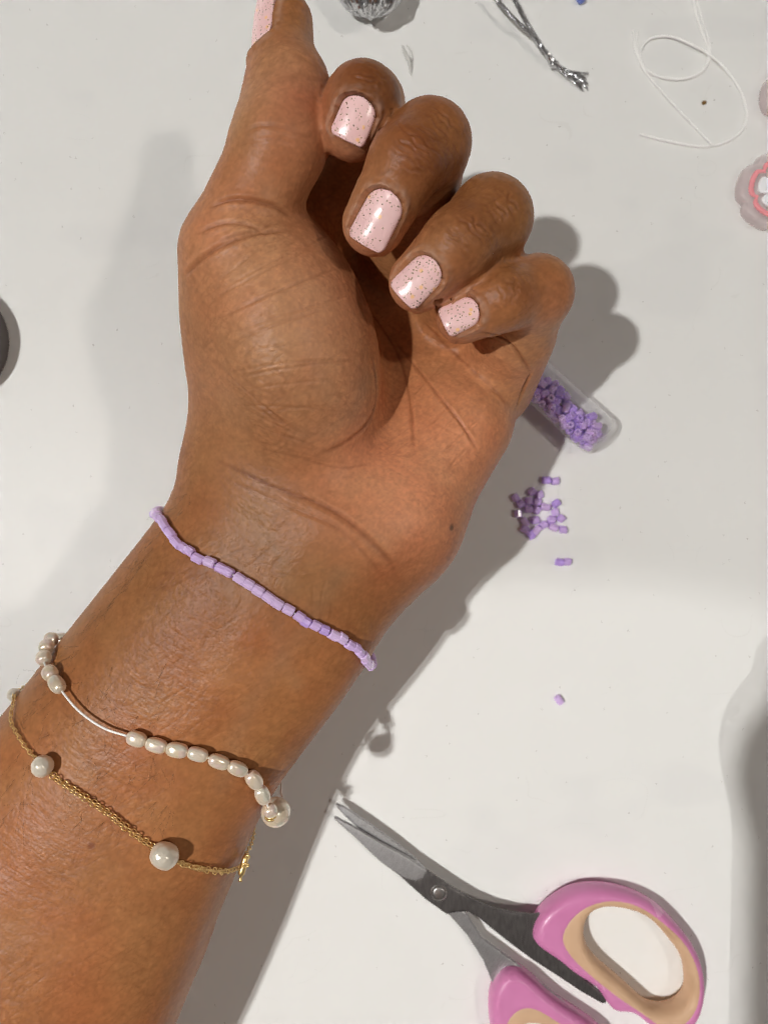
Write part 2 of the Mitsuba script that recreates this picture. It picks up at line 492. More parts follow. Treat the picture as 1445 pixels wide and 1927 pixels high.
def grad(fn, p, e=0.05):
    g = np.stack([chunks(fn, p + e * np.eye(3)[k]) - chunks(fn, p - e * np.eye(3)[k]) for k in range(3)], 1)
    return g / (np.linalg.norm(g, axis=1, keepdims=True) + 1e-9)


def snap(p, level=0.0, steps=3):
    for _ in range(steps):
        p = p - grad(body_sdf, p) * np.clip(chunks(body_sdf, p) - level, -3, 3)[:, None]
    return p


TOP = None


def skin_at(pts, level=0.0):
    """Points on the skin (level mm above it) where the photo shows them: follow the camera's line of sight until it meets the skin."""
    pts = np.atleast_2d(np.asarray(pts, float))
    o = np.array([0, 0, CAM_H])
    d = unit(ats(pts) - o)
    t = np.full(len(pts), 110.0)
    n = 40
    if TOP is not None:                                                      # start just above the highest skin near that line of sight
        zz = TOP[tuple(np.clip(((pts + 400) / 6).astype(int), 0, 499).T)]
        t = np.where(zz > 0, (CAM_H - zz - 2.5 - level) / -d[:, 2], t)
        n = 12 if (zz > 0).all() else 40
    for _ in range(n):
        t = t + np.clip(body_sdf(o + d * t[:, None]) - level, -4, 4) * 0.85
        t = np.minimum(t, 260)
    return o + d * t[:, None]


V, Fc = surface_nets(np.array([-190.0, -290.0, -6.0]), np.array([62.0, 168.0, 96.0]), 1.15, body_sdf)
for _ in range(2):
    V = V - grad(body_sdf, V) * np.clip(chunks(body_sdf, V), -1, 1)[:, None] * 0.8
body = trimesh.Trimesh(V, Fc, process=False)


def in_view(V, Fc, margin):
    """Faces that look up and lie in the picture."""
    c, nn = V[Fc].mean(1), np.cross(V[Fc[:, 1]] - V[Fc[:, 0]], V[Fc[:, 2]] - V[Fc[:, 0]])
    nn = nn[:, 2] / (np.linalg.norm(nn, axis=1) + 1e-12)
    k = (CAM_H - c[:, 2]) / FOC
    return np.where((nn > -0.25) & (np.abs(c[:, 0]) < CX * k + margin) & (np.abs(c[:, 1]) < CY * k + margin))[0]


V, Fc = trimesh.remesh.subdivide(body.vertices, body.faces, face_index=in_view(np.array(body.vertices), body.faces, 12))
V = V - grad(body_sdf, V) * np.clip(chunks(body_sdf, V), -0.6, 0.6)[:, None] * 0.8
body = trimesh.Trimesh(V, Fc, process=False)
body = trimesh.smoothing.filter_taubin(body, lamb=0.5, nu=0.51, iterations=4)
V, Fc = trimesh.remesh.subdivide(body.vertices, body.faces, face_index=in_view(np.array(body.vertices), body.faces, 4))
body = trimesh.Trimesh(V, Fc, process=False)
V, Fc = np.array(body.vertices), np.array(body.faces)
print("skin", len(V), len(Fc))
NV = grad(body_sdf, V)
cleft = np.linalg.norm(np.stack([chunks(body_sdf, V + 0.7 * np.eye(3)[k]) - chunks(body_sdf, V - 0.7 * np.eye(3)[k]) for k in range(3)], 1), axis=1) / 1.4
E = body.edges_unique
loose_v = cleft < 0.86
for _ in range(4):
    loose_v[E[loose_v[E].any(1)].ravel()] = True
Es = E[loose_v[E].any(1)]
for _ in range(14):                                                          # even out the clefts where fingers or folds touch
    acc, cnt = np.zeros_like(V), np.zeros(len(V))
    for a, b in ((0, 1), (1, 0)):
        np.add.at(acc, Es[:, a], V[Es[:, b]])
        np.add.at(cnt, Es[:, a], 1)
    V[loose_v] = 0.4 * V[loose_v] + 0.6 * acc[loose_v] / cnt[loose_v][:, None]
q = np.stack([CX + V[:, 0] * FOC / (CAM_H - V[:, 2]), CY - V[:, 1] * FOC / (CAM_H - V[:, 2])], 1)
TOP = np.zeros((500, 500))
np.maximum.at(TOP, tuple(np.clip(((q + 400) / 6).astype(int), 0, 499).T), V[:, 2])

# ---- the nails' frames (mm)
NAILS = []
for name, f in FINGERS.items():
    D, Tp = f["p"][2], f["p"][3]
    a = unit(Tp - D)
    n = unit(np.array([0, 0, 1.0]) - a * a[2])
    n = rot(a, math.radians(f["roll"])) @ n
    c = skin_at([f["nail"]])[0]
    NAILS.append(dict(name=name, c=c, a=a, n=n, l=np.cross(n, a), w=f["nw"], L=f["nl"], R=max(f["r"][3] * 1.05, f["nw"] * 0.62)))
a = unit(TH[3][0] - TH[2][0])
n = unit(np.array([-0.86, 0, 0.52]))
n = unit(n - a * (n @ a))
tc = snap((at(533, 68, 66) + n * 6)[None])[0]
NAILS.append(dict(name="thumb", c=tc, a=a, n=n, l=np.cross(n, a), w=10.2, L=14.0, R=6.4))


def nail_shape(s, t, nl, lift=0.0):
    """Point on the nail plate: s from 0 (root) to 1 (free edge), t from -1 to 1 across."""
    w = nl["w"] / 2 * (0.93 + 0.07 * s)
    wr = w * np.clip(1 - np.clip(1 - s / 0.34, 0, 1) ** 2.4, 0, 1) ** (1 / 2.0)
    wr = wr * (1 - 0.20 * np.clip((s - 0.86) / 0.14, 0, 1) ** 2)
    x = wr * t
    y = (s - 0.5) * nl["L"] + 0.5 * nl["L"] * 0.05 * (1 - t * t) * np.clip((s - 0.7) / 0.3, 0, 1)
    R = nl["R"]
    th = x / R
    z = R * np.cos(th) - R + lift - 0.0060 * (y + 1.5) ** 2
    return nl["c"] + (R * np.sin(th))[..., None] * nl["l"] + y[..., None] * nl["a"] + z[..., None] * nl["n"]


# ---- creases, folds and other relief of the skin: (points in the photo, depth mm, half width mm)
CREASES = [
    # round the ball of the thumb
    ([(700, 670), (708, 720), (704, 768), (680, 810), (640, 838), (590, 860)], 0.40, 0.8),
    # lines of the palm
    ([(655, 500), (700, 590), (745, 660), (765, 720), (775, 790), (780, 850)], 0.55, 0.6),
    ([(740, 640), (790, 700), (830, 750), (870, 800), (900, 850)], 0.35, 0.6),
    ([(790, 600), (850, 660), (910, 715), (960, 765)], 0.75, 0.7),
    ([(1000, 700), (985, 730), (968, 775)], 0.5, 0.6),
    ([(900, 625), (950, 640), (985, 680), (1000, 705)], 0.5, 0.6),
    ([(560, 860), (600, 872), (650, 880), (700, 870)], 0.25, 0.5),
    # fold at the thumb's base
    ([(390, 392), (430, 376), (480, 378), (525, 392), (550, 410)], 0.55, 0.7),
    ([(345, 520), (395, 475), (450, 448), (500, 437), (550, 432)], 0.55, 0.8),
    ([(370, 440), (420, 420), (470, 425), (505, 440)], 0.35, 0.7),
    ([(410, 455), (450, 440), (490, 432), (520, 412)], 0.3, 0.6),
    ([(455, 250), (490, 236), (530, 240), (565, 252), (598, 262)], 0.16, 0.6),
    ([(445, 275), (485, 262), (525, 262), (560, 272)], 0.10, 0.6),
    # wrist
    ([(395, 862), (450, 885), (520, 918), (580, 940), (640, 970), (700, 1020), (735, 1060), (755, 1100)], 0.5, 0.9),
    ([(420, 900), (480, 925), (560, 960), (620, 985), (680, 1035), (715, 1080), (738, 1112)], 0.18, 0.7),
]
# fine slanting lines on the ball of the thumb
for k in range(15):
    x0, y0 = 372 + 4 * k + 50 * rng.random(), 520 + 21 * k + 16 * rng.random()
    ln = 210 + 60 * rng.random()
    a_ = -0.62 + 0.62 * k / 14 + 0.22 * (rng.random() - 0.5)
    pts = [(x0 + ln * u * math.cos(a_), y0 + ln * u * math.sin(a_) + 18 * u * u) for u in np.linspace(0, 1, 6)]
    CREASES.append((pts, 0.05 + 0.12 * rng.random() ** 1.5, 0.34))
for k in range(10):
    x0, y0 = 400 + 9 * k + 14 * rng.random(), 690 + 17 * k
    a_ = 0.75 - 0.55 * k / 10
    ln = 120 + 90 * rng.random()
    CREASES.append(([(x0 + ln * u * math.cos(a_), y0 + ln * u * math.sin(a_) - 14 * u * u) for u in np.linspace(0, 1, 5)], 0.09 + 0.09 * rng.random(), 0.40))
# lines at the wrist's right side, and on the heel of the hand
for k in range(16):
    x0, y0 = 600 + 9 * k + 12 * rng.normal(), 1070 + 4 * k + 40 * rng.random()
    CREASES.append(([(x0, y0), (x0 - 4 + 8 * rng.normal(), y0 + 40), (x0 - 12 + 12 * rng.normal(), y0 + 70 + 50 * rng.random())], 0.03 + 0.07 * rng.random(), 0.40))
for k in range(12):
    x0, y0 = 770 + 12 * k + 20 * rng.random(), 700 + 26 * k
    a_ = rng.choice([0.35, 0.9, -0.7]) + 0.3 * (rng.random() - 0.5)
    ln = 50 + 70 * rng.random()
    CREASES.append(([(x0 - 30 + ln * u * math.cos(a_), y0 + ln * u * math.sin(a_)) for u in np.linspace(0, 1, 4)], 0.07 + 0.08 * rng.random(), 0.38))
# knuckle wrinkles on the fingers
for (cx, cy, ang, w, gap, cnt) in [(782, 283, 0.62, 58, 11, 3), (880, 440, 0.80, 48, 10, 3), (960, 548, 1.20, 38, 8, 2), (690, 150, 0.25, 36, 9, 2), (826, 238, 0.75, 44, 12, 2), (945, 392, 0.95, 44, 12, 2)]:
    ax = np.array([math.cos(ang), math.sin(ang)])
    pr = np.array([-ax[1], ax[0]])
    for j in range(-cnt, cnt + 1):
        o, half = rng.normal() * 6, w * rng.uniform(0.45, 1.0)
        pts = [tuple(np.array([cx, cy]) + ax * (half * u + o) + pr * (j * gap + 6 * u * u * rng.uniform(-0.3, 1.0) + 2.4 * rng.normal())) for u in np.linspace(-1, 1, 7)]
        CREASES.append((pts, 0.27 * rng.uniform(0.4, 1.0), 0.42))

disp = np.zeros(len(V))
dark = np.zeros(len(V))
for pts, dep, w in CREASES:
    dep, w = dep * 0.85, max(0.26, w * 0.62)
    line = skin_at(spline([(x, y, 0) for x, y in pts], 60)[:, :2])
    step = np.linalg.norm(np.diff(line, axis=0), axis=1)
    dense = np.vstack([line] + [line[:-1] * (1 - u) + line[1:] * u for u in (0.25, 0.5, 0.75)])
    jump = np.r_[step > 4.0, False]
    prog = np.r_[np.linspace(0, 1, 60)] if True else None
    prog = np.r_[prog, *(prog[:-1] + u / 59 for u in (0.25, 0.5, 0.75))]
    ok = np.r_[np.ones(60, bool), np.tile(~(step > 4.0), 3)]
    near = np.where(np.abs(V - dense.mean(0)).max(1) < np.abs(dense - dense.mean(0)).max() + 4)[0]
    d, j = cKDTree(dense[ok]).query(V[near], distance_upper_bound=4.0)
    hit = np.isfinite(d)
    near, d, j = near[hit], d[hit], j[hit]
    fade = np.clip(np.minimum(prog[ok][j], 1 - prog[ok][j]) / 0.16, 0, 1) ** 0.7
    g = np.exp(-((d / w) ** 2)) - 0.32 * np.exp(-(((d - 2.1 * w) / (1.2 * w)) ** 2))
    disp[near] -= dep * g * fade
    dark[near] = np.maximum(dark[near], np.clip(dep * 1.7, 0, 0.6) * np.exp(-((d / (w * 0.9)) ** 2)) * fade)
# nail beds sink a little, the folds round them rise
for nl in NAILS:
    q = V - nl["c"]
    x, y, z = q @ nl["l"], q @ nl["a"], q @ nl["n"]
    loc = np.where((np.abs(y) < nl["L"]) & (np.abs(x) < nl["w"]) & (z > -6) & (z < 5))[0]
    s = np.linspace(0.02, 0.86, 30)
    rim = np.vstack([nail_shape(s, np.full(30, t), nl) for t in (-1, 1)] + [nail_shape(np.full(12, 0.0), np.linspace(-1, 1, 12), nl)])
    d, _ = cKDTree(rim).query(V[loc])
    plate = nl["R"] * np.cos(np.clip(x[loc] / nl["R"], -1.4, 1.4)) - nl["R"] - 0.0060 * (y[loc] + 1.5) ** 2
    root = nl["w"] / 2 * np.clip(1 - np.clip(1 - (y[loc] / nl["L"] + 0.5) / 0.34, 0, 1) ** 2.4, 0, 1) ** 0.5
    inside = (np.abs(x[loc]) < root + 0.12) & (y[loc] > -nl["L"] / 2) & (y[loc] < nl["L"] / 2 + 0.15)
    up = np.clip(NV[loc] @ nl["n"], 0.35, 1)
    disp[loc] = np.where(inside, np.clip((plate - 0.30 - z[loc]) / up, -2.6, 0.25), disp[loc] + 0.50 * np.exp(-(((d - 1.0) / 0.8) ** 2)))
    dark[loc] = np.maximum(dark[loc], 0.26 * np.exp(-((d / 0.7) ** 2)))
# low relief: tendons at the wrist, slow lumps, fine grain
low = meshkit.fbm(V / 9.0, 3, 5) - 0.5
disp += 0.9 * low * np.clip((V[:, 1] + 40) / -20 + 1, 0.35, 1) * 0.6
fine = meshkit.fbm(V / 1.4, 2, 11) - 0.5
disp += 0.10 * fine
for pts, hgt, w in [([(600, 1000), (520, 1110), (440, 1240), (340, 1400)], 0.28, 4.5), ([(650, 1040), (575, 1160), (500, 1290)], 0.2, 3.5)]:
    line = skin_at(spline([(x, y, 0) for x, y in pts], 80)[:, :2])
    d, _ = cKDTree(line).query(V, distance_upper_bound=12)
    disp += np.where(np.isfinite(d), hgt * np.exp(-(np.minimum(d, 50) / w) ** 2), 0)
# the net of fine skin lines: two crossing families of wandering furrows
net = np.zeros(len(V))
patchy = np.clip(meshkit.fbm(V / 11.0, 2, 71) * 2.2 - 0.45, 0.25, 1)
for th, wid, lon, sd in ((-0.62, 1.25, 7.0, 41), (0.55, 1.5, 6.0, 42), (-0.15, 0.8, 3.2, 43), (1.25, 0.9, 3.0, 44)):
    u, w = V[:, 0] * math.cos(th) + V[:, 1] * math.sin(th), -V[:, 0] * math.sin(th) + V[:, 1] * math.cos(th)
    q = meshkit.noise(np.stack([u / lon, w / wid, V[:, 2] / lon], 1), sd) - 0.5
    net = np.maximum(net, np.exp(-((q / 0.055) ** 2)) * (1.0 if wid > 1 else 0.7))
net *= patchy
disp -= 0.065 * net
# no relief in the clefts where two fingers or folds touch
disp *= np.clip((cleft - 0.78) / 0.2, 0, 1)
V = V + NV * disp[:, None]

# ---- pigment of the skin: a base tone with broad patches (photo place, radius mm, tone, strength)
base = np.array([0.355, 0.142, 0.052])
col = np.repeat(base[None], len(V), 0)
PALM, RED, DARK, OLIVE, BROWN, ROSE = (0.54, 0.245, 0.118), (0.82, 0.335, 0.18), (0.20, 0.062, 0.019), (0.29, 0.118, 0.045), (0.28, 0.102, 0.034), (0.54, 0.225, 0.125)
PATCH = [((560, 640), 26, (0.60, 0.285, 0.145), 0.95), ((520, 340), 12, PALM, 0.5), ((560, 170), 12, PALM, 0.6), ((820, 760), 24, (0.47, 0.198, 0.083), 0.8), ((760, 940), 17, RED, 0.75), ((880, 820), 13, RED, 0.5), ((700, 880), 14, RED, 0.35), ((620, 560), 12, ROSE, 0.4),
         ((500, 760), 14, OLIVE, 0.5), ((560, 180), 11, ROSE, 0.6), ((470, 330), 12, OLIVE, 0.4), ((930, 690), 12, PALM, 0.8), ((520, 1010), 22, OLIVE, 0.45), ((420, 420), 9, RED, 0.3),
         ((700, 140), 11, DARK, 1.0), ((800, 250), 11, DARK, 0.8), ((850, 270), 9, BROWN, 0.7), ((905, 400), 11, DARK, 0.65), ((970, 400), 8, BROWN, 0.6), ((985, 530), 9, BROWN, 0.6),
         ((700, 1130), 13, BROWN, 0.55), ((320, 1120), 12, BROWN, 0.35), ((160, 1330), 18, BROWN, 0.25), ((370, 640), 9, BROWN, 0.35), ((120, 1700), 30, (0.38, 0.155, 0.062), 0.4),
         ((665, 285), 5, ROSE, 0.5), ((680, 460), 5, ROSE, 0.5), ((760, 580), 5, ROSE, 0.5), ((840, 630), 5, ROSE, 0.6), ((1040, 600), 7, ROSE, 0.4), ((430, 960), 14, OLIVE, 0.3)]
for (x, y), r, tone, w in PATCH:
    c = skin_at([(x, y)])[0]
    k = w * np.exp(-((np.linalg.norm(V - c, axis=1) / r) ** 2))
    col = col * (1 - k[:, None]) + np.array(tone) * k[:, None]
# veins under the skin
for pts, w, s in [([(640, 1080), (560, 1200), (470, 1330), (420, 1480)], 2.2, 0.16), ([(500, 1010), (540, 1090), (520, 1180), (560, 1290)], 1.8, 0.14), ([(690, 720), (650, 790), (560, 820)], 2.0, 0.16), ([(600, 700), (640, 770), (700, 800)], 2.0, 0.12)]:
    line = skin_at(spline([(x, y, 0) for x, y in pts], 60)[:, :2])
    d, _ = cKDTree(line).query(V, distance_upper_bound=10)
    k = np.where(np.isfinite(d), s * np.exp(-(np.minimum(d, 50) / w) ** 2), 0)[:, None]
    col = col * (1 - k) + np.array([0.30, 0.20, 0.125]) * k
mott = meshkit.fbm(V / 7.0, 4, 21) - 0.5
col = col * (1 + np.stack([0.17 * mott, 0.33 * mott, 0.38 * mott], 1))
red = meshkit.fbm(V / 13.0, 3, 33) - 0.5
col = col * (1 + np.stack([0.12 * red, -0.20 * red, -0.26 * red], 1))
grain = meshkit.noise(V / 0.8, 3) - 0.5
col = col * (1 + 0.20 * grain[:, None]) * (1 + 0.22 * (meshkit.noise(V / 0.42, 9) - 0.5)[:, None])
col = col * (1 - 0.20 * net[:, None] * np.array([0.8, 1.0, 1.1]))
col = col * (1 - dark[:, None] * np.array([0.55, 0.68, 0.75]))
for nl in NAILS:                                                             # dry paler skin along the nail folds
    s_ = np.linspace(0.02, 0.9, 26)
    rim = np.vstack([nail_shape(s_, np.full(26, t), nl) for t in (-1, 1)] + [nail_shape(np.full(12, 0.0), np.linspace(-1, 1, 12), nl)])
    d, _ = cKDTree(rim).query(V, distance_upper_bound=4)
    k = np.where(np.isfinite(d), 0.5 * np.exp(-((np.minimum(d, 9) - 1.2) / 0.7) ** 2), 0) * np.clip(meshkit.noise(V / 0.9, 61) * 1.6 - 0.3, 0, 1)
    col = col * (1 - k[:, None]) + np.array([0.52, 0.33, 0.25]) * k[:, None]
# moles and freckles
spots = [((850, 993), 0.75, (0.10, 0.05, 0.03), 0.85), ((172, 1592), 0.8, (0.20, 0.06, 0.025), 0.85), ((470, 1450), 0.5, (0.26, 0.11, 0.05), 0.5)]
for k in range(26):
    spots.append(((rng.uniform(0, 480), rng.uniform(1380, 1900)), rng.uniform(0.3, 0.6), (0.27, 0.11, 0.05), rng.uniform(0.2, 0.5)))
for (x, y), r, tone, w in spots:
    c = skin_at([(x, y)])[0]
    k = w * np.exp(-((np.linalg.norm(V - c, axis=1) / r) ** 4))
    col = col * (1 - k[:, None]) + np.array(tone) * k[:, None]
col = np.clip(col, 0.01, 0.9)
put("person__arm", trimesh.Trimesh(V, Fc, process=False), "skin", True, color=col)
labels["person"] = {"label": "bare brown forearm and palm up hand with curled fingers and pink glittery nails", "category": "person"}

for i, nl in enumerate(NAILS):
    ns, nt = 40, 33
    s, t = np.meshgrid(np.linspace(0, 1, ns), np.linspace(-1, 1, nt), indexing="ij")
    edge = np.minimum(np.minimum(1 - np.abs(t), 1 - s) * nl["w"] / 2, 1.2) / 1.2
    top = nail_shape(s, t, nl, 0.0) + (0.32 * np.sqrt(np.clip(1 - (1 - edge) ** 2, 0, 1)) + 0.05)[..., None] * nl["n"]
    bot = nail_shape(s, t, nl, -0.45)
    wr = nl["w"] / 2 * np.clip(1 - np.clip(1 - s / 0.34, 0, 1) ** 2.4, 0, 1) ** 0.5
    uv = np.stack([wr * t + 20 * i, s * nl["L"] + 13 * i], -1)
    v = np.vstack([top.reshape(-1, 3), bot.reshape(-1, 3)])
    q = []
    for a in range(ns - 1):
        for b in range(nt - 1):
            A = a * nt + b
            q.append([A, A + nt, A + nt + 1, A + 1])
            q.append([ns * nt + A, ns * nt + A + 1, ns * nt + A + nt + 1, ns * nt + A + nt])
    for b in range(nt - 1):
        for a in (0, ns - 1):
            A = a * nt + b
            q.append([A, A + 1, ns * nt + A + 1, ns * nt + A])
    for a in range(ns - 1):
        for b in (0, nt - 1):
            A = a * nt + b
            q.append([A, A + nt, ns * nt + A + nt, ns * nt + A])
    q = np.array(q)
    put("person__" + numbered("fingernail", i), trimesh.Trimesh(v, np.vstack([q[:, [0, 1, 2]], q[:, [0, 2, 3]]]), process=False), "nail_polish", True, uv=np.vstack([uv.reshape(-1, 2)] * 2))

# fine dark hairs of the forearm
hairs = []
for k in range(230):
    if k < 90:
        e = rng.random()
        x, y = 345 - 330 * e + rng.uniform(2, 22), 930 + 450 * e + rng.uniform(-8, 8)
    else:
        x, y = rng.uniform(5, 330), rng.uniform(1240, 1560)
    c = skin_at([(x, y)])[0]
    if c[2] < 8:
        continue
    n = grad(body_sdf, c[None])[0]
    d = unit(unit(np.array([-0.2, -1.0, 0.1]) + 0.5 * rng.normal(size=3)) * (0.9 if k >= 90 else 0.7) + n * (0.35 if k >= 90 else 0.6))
    ln = rng.uniform(2.5, 6)
    cv = rng.normal(size=3) * 0.16
    u = np.linspace(0, 1, 6)[:, None]
    pts = c + d * ln * u + (cv - n * 0.12) * ln * u * u
    hairs.append(tube(pts, np.linspace(0.026, 0.010, 6), 3, caps=False))
put("person__arm_hair", cat(hairs), "hair_dark", True, kind="stuff")



def other_sdf(p):
    """The photographer's other forearm and fist, held over the table at the camera's height, outside the picture."""
    d = cone(p, np.array([2.0, -78, 246]), np.array([12.0, -330, 236]), 26, 34)
    d = smin(d, cone(p, np.array([-6.0, -72, 246]), np.array([20.0, -66, 246]), 20, 19), 12)
    for k in range(4):
        a = np.array([-14.0 + 14 * k, -58 + 2.5 * abs(k - 1.5), 248])
        d = smin(d, cone(p, a, a + [0, 3, 14], 8.5, 8.0), 2.5)
        d = smin(d, cone(p, a + [0, 3, 14], a + [1, -14, 22], 8.0, 7.0), 2.0)
    return smin(d, cone(p, np.array([-18.0, -80, 262]), np.array([6.0, -62, 270]), 10, 8), 4)


Vo, Fo = surface_nets(np.array([-54.0, -370.0, 195.0]), np.array([72.0, -30.0, 290.0]), 2.6, other_sdf)
om = trimesh.smoothing.filter_taubin(trimesh.Trimesh(Vo, Fo, process=False), iterations=6)
put("person__other_forearm", om, "skin", True, color=np.repeat(np.array([[0.40, 0.17, 0.07]]), len(Vo), 0))

# ------------------------------------------------------------------ bracelets
def loop_under(a, b, level, lift, n=9):
    """The hidden part of a bracelet: from a to b round the underside of the arm."""
    u = np.linspace(0, 1, n + 2)[1:-1, None]
    q = a * (1 - u) + b * u
    c = (a + b) / 2
    q = q - np.array([0, 0, 1.0]) * (np.sin(u * np.pi) * lift)
    return snap(q, level, 6)


def ring_path(visible, hidden, level, n):
    """A closed bracelet path: a smooth curve through the visible points, then over the skin through the hidden ones."""
    vis = spline(visible, 400)
    h = np.vstack([vis[-1:], hidden, vis[:1]])
    s = np.r_[0, np.cumsum(np.linalg.norm(np.diff(h, axis=0), axis=1))]
    h = np.stack([np.interp(np.linspace(0, s[-1], 90), s, h[:, k]) for k in range(3)], 1)
    for _ in range(3):
        h[1:-1] = snap(h[1:-1], level, 4)
        for _ in range(12):
            h[1:-1] = 0.5 * h[1:-1] + 0.25 * (h[:-2] + h[2:])
    h[1:-1] = snap(h[1:-1], level, 3)
    p = np.vstack([vis, h[1:]])
    s = np.r_[0, np.cumsum(np.linalg.norm(np.diff(p, axis=0), axis=1))]
    return np.stack([np.interp(np.linspace(0, s[-1], n + 1)[:-1], s, p[:, k]) for k in range(3)], 1), h


def bead_mesh(r, h, hole, sides, seed):
    g = np.random.default_rng(seed)
    ch = 0.20 * r
    prof = [(hole, -h / 2 + 0.1), (hole + 0.08, -h / 2), (r - ch, -h / 2), (r, -h / 2 + ch), (r, h / 2 - ch), (r - ch, h / 2), (hole + 0.08, h / 2), (hole, h / 2 - 0.1), (hole, -h / 2 + 0.1)]
    m = lathe(prof, sides)
    v = np.array(m.vertices)
    v[:, 2] += v[:, 0] * g.uniform(-0.16, 0.16) + np.sign(v[:, 2]) * v[:, 1] * g.uniform(-0.12, 0.12)
    v[:, :2] *= 1 + g.uniform(-0.05, 0.05, 2)
    return trimesh.Trimesh(v * 0.001, m.faces, process=False)


# the lilac bracelet
P = [(303, 975), (306, 986), (315, 1000), (326, 1014), (338, 1027), (352, 1037), (366, 1046), (384, 1055), (403, 1063), (421, 1072), (440, 1083), (457, 1094), (473, 1104), (490, 1114), (513, 1130), (530, 1141),
     (546, 1149), (561, 1160), (578, 1170), (596, 1180), (613, 1187), (628, 1194), (643, 1203), (657, 1213), (672, 1222), (684, 1236), (688, 1248)]
top = snap(skin_at(P, 1.1), 1.1, 2)
top[0], top[-1] = snap(np.array([at(302, 974, 49), at(689, 1249, 46)]), 1.1, 3)
path, _ = ring_path(top, loop_under(top[-1], top[0], 1.2, 22), 1.2, 900)
seg = length(np.vstack([path, path[:1]])) / 900
pos, i, k = 0.0, 0, 0
dicts = [mikit.ply(bead_mesh(1.01 + 0.07 * (j % 3), 2.0 + 0.22 * (j % 4), 0.42, 8 + j % 3, 50 + j), m, 25) for j, m in enumerate(["bead_lilac", "bead_lilac", "bead_lilac_pale", "bead_lilac", "bead_lilac_deep", "bead_lilac_pale"])]
hs = [2.0 + 0.22 * (j % 4) for j in range(6)]
total = seg * 900
tan = unit(np.roll(path, -1, 0) - np.roll(path, 1, 0))
while True:
    j = int(rng.integers(0, 6))
    if j == 4 and rng.random() < 0.5:
        j = 0
    if pos + hs[j] > total:
        break
    m = int((pos + hs[j] / 2) / seg) % 900
    R = basis(tan[m]) @ rot([0, 0, 1], rng.uniform(0, 6.28))
    scene["lilac_bracelet__" + numbered("bead", k)] = {**dicts[j], "to_world": place(path[m] + rng.normal(size=3) * 0.12, R)}
    pos += hs[j] + 0.02
    k += 1
tail = np.array([path[int(0.0)] * 0 + top[-1], top[-1] + [1.0, -2.4, -1.2]])
end = at(684, 1258, top[-1][2] - 2)
put("lilac_bracelet__cord", cat([tube(np.vstack([path, path[:1]]), 0.2, 6, False), tube([top[-1] + (end - top[-1]) * u for u in (0.0, 0.5, 1.0, 1.5)], 0.18, 6)]), "cord_white", True)
labels["lilac_bracelet"] = {"label": "thin bracelet of small lilac tube beads round the wrist nearest the hand", "category": "bracelet"}

def barrel_pearl(r, h, seed):
    m = ellipsoid(np.zeros(3), (1, 1, 1), np.eye(3), 3, 0.10, seed)
    v = np.array(m.vertices)
    k = (np.abs(v) ** 2.6).sum(1) ** (1 / 2.6)
    v = v / k[:, None] * (1 + 0.35 * (np.linalg.norm(v, axis=1) - 1))[:, None]
    return trimesh.Trimesh(v * [r, r * 0.96, h], m.faces, process=False)


# the pearl bracelet: small pearls on a white cord that lies bare between two groups
PB = [((122, 1212), 16, 24), ((108, 1214), 24, 27), ((98, 1224), 26, 27), ((91, 1241), 27, 27), ((94, 1267), 29, 28), ((107, 1288), 36, 27),
      ((257, 1391), 35, 28), ((294, 1403), 38, 27), ((333, 1412), 38, 28), ((372, 1420), 36, 26), ((412, 1434), 38, 26), ((447, 1447), 38, 26), ((478, 1468), 38, 28), ((494, 1497), 36, 27), ((509, 1525), 26, 25)]
lv = 1.75
cp = skin_at([p for p, _, _ in PB] + [(118, 1303), (140, 1330), (168, 1354), (203, 1374), (238, 1385)], lv)
cp = snap(cp, lv, 2)
pearls = cp[:15].copy()
pearls[:4] = snap(np.array([at(123, 1210, 37), at(109, 1213, 45), at(99, 1223, 50), at(92, 1242, 53)]), 1.75, 3)
pearls[12:15] = [at(478, 1468, 58.5), at(494, 1497, 57.0), at(509, 1526, 54.5)]
order = np.vstack([pearls[:6], cp[15:], pearls[6:]])
endp = at(532, 1500, 38)
ploop, _ = ring_path(np.vstack([order, endp[None]]), loop_under(endp, pearls[0], 1.9, 24, 10), 1.9, 600)
ptan = unit(np.roll(ploop, -1, 0) - np.roll(ploop, 1, 0))
tree = cKDTree(ploop)
for i, ((p, L, W)) in enumerate(PB):
    c = pearls[i]
    px = FOC / (CAM_H - c[2])
    R = basis(ptan[tree.query(c)[1]])
    m = barrel_pearl(W / px / 2 * 1.0, L / px / 2 * 1.10, i)
    put("pearl_bracelet__" + numbered("pearl", i), trimesh.Trimesh(np.array(m.vertices) @ R.T + c, m.faces, process=False), "pearl", True)
k = 15
for j in range(int(tree.query(endp)[1]) + 8, 560, 11):
    c = ploop[j]
    if c[2] > 27:
        continue
    R = basis(ptan[j])
    m = ellipsoid(np.zeros(3), (1.6, 1.55, 2.1), np.eye(3), 2, 0.16, j)
    put("pearl_bracelet__" + numbered("pearl", k), trimesh.Trimesh(np.array(m.vertices) @ R.T + c, m.faces, process=False), "pearl", True)
    k += 1
big = at(519, 1529, pearls[14][2] - 5.2)
put("pearl_bracelet__large_pearl", ellipsoid(big, (3.3, 3.3, 3.3), np.eye(3), 4, 0.03, 3), "pearl", True)
labels["pearl_bracelet__large_pearl"] = {"label": "large round pearl at the end of the strand"}
put("pearl_bracelet__cord", tube(np.vstack([ploop, ploop[:1]]), 0.26, 8, False), "cord_white", True)
cl = [at(509 + 9 * math.cos(a), 1537 + 5 * math.sin(a) + 3, big[2] + 3.3 - 0.5 * math.cos(a) ** 2) for a in np.linspace(-0.4, 3.5, 12)]
put("pearl_bracelet__crimp", cat([tube(cl, 0.28, 6), tube([c + [0.1, 0.55, 0.3] for c in cl], 0.22, 6)]), "gold", True)
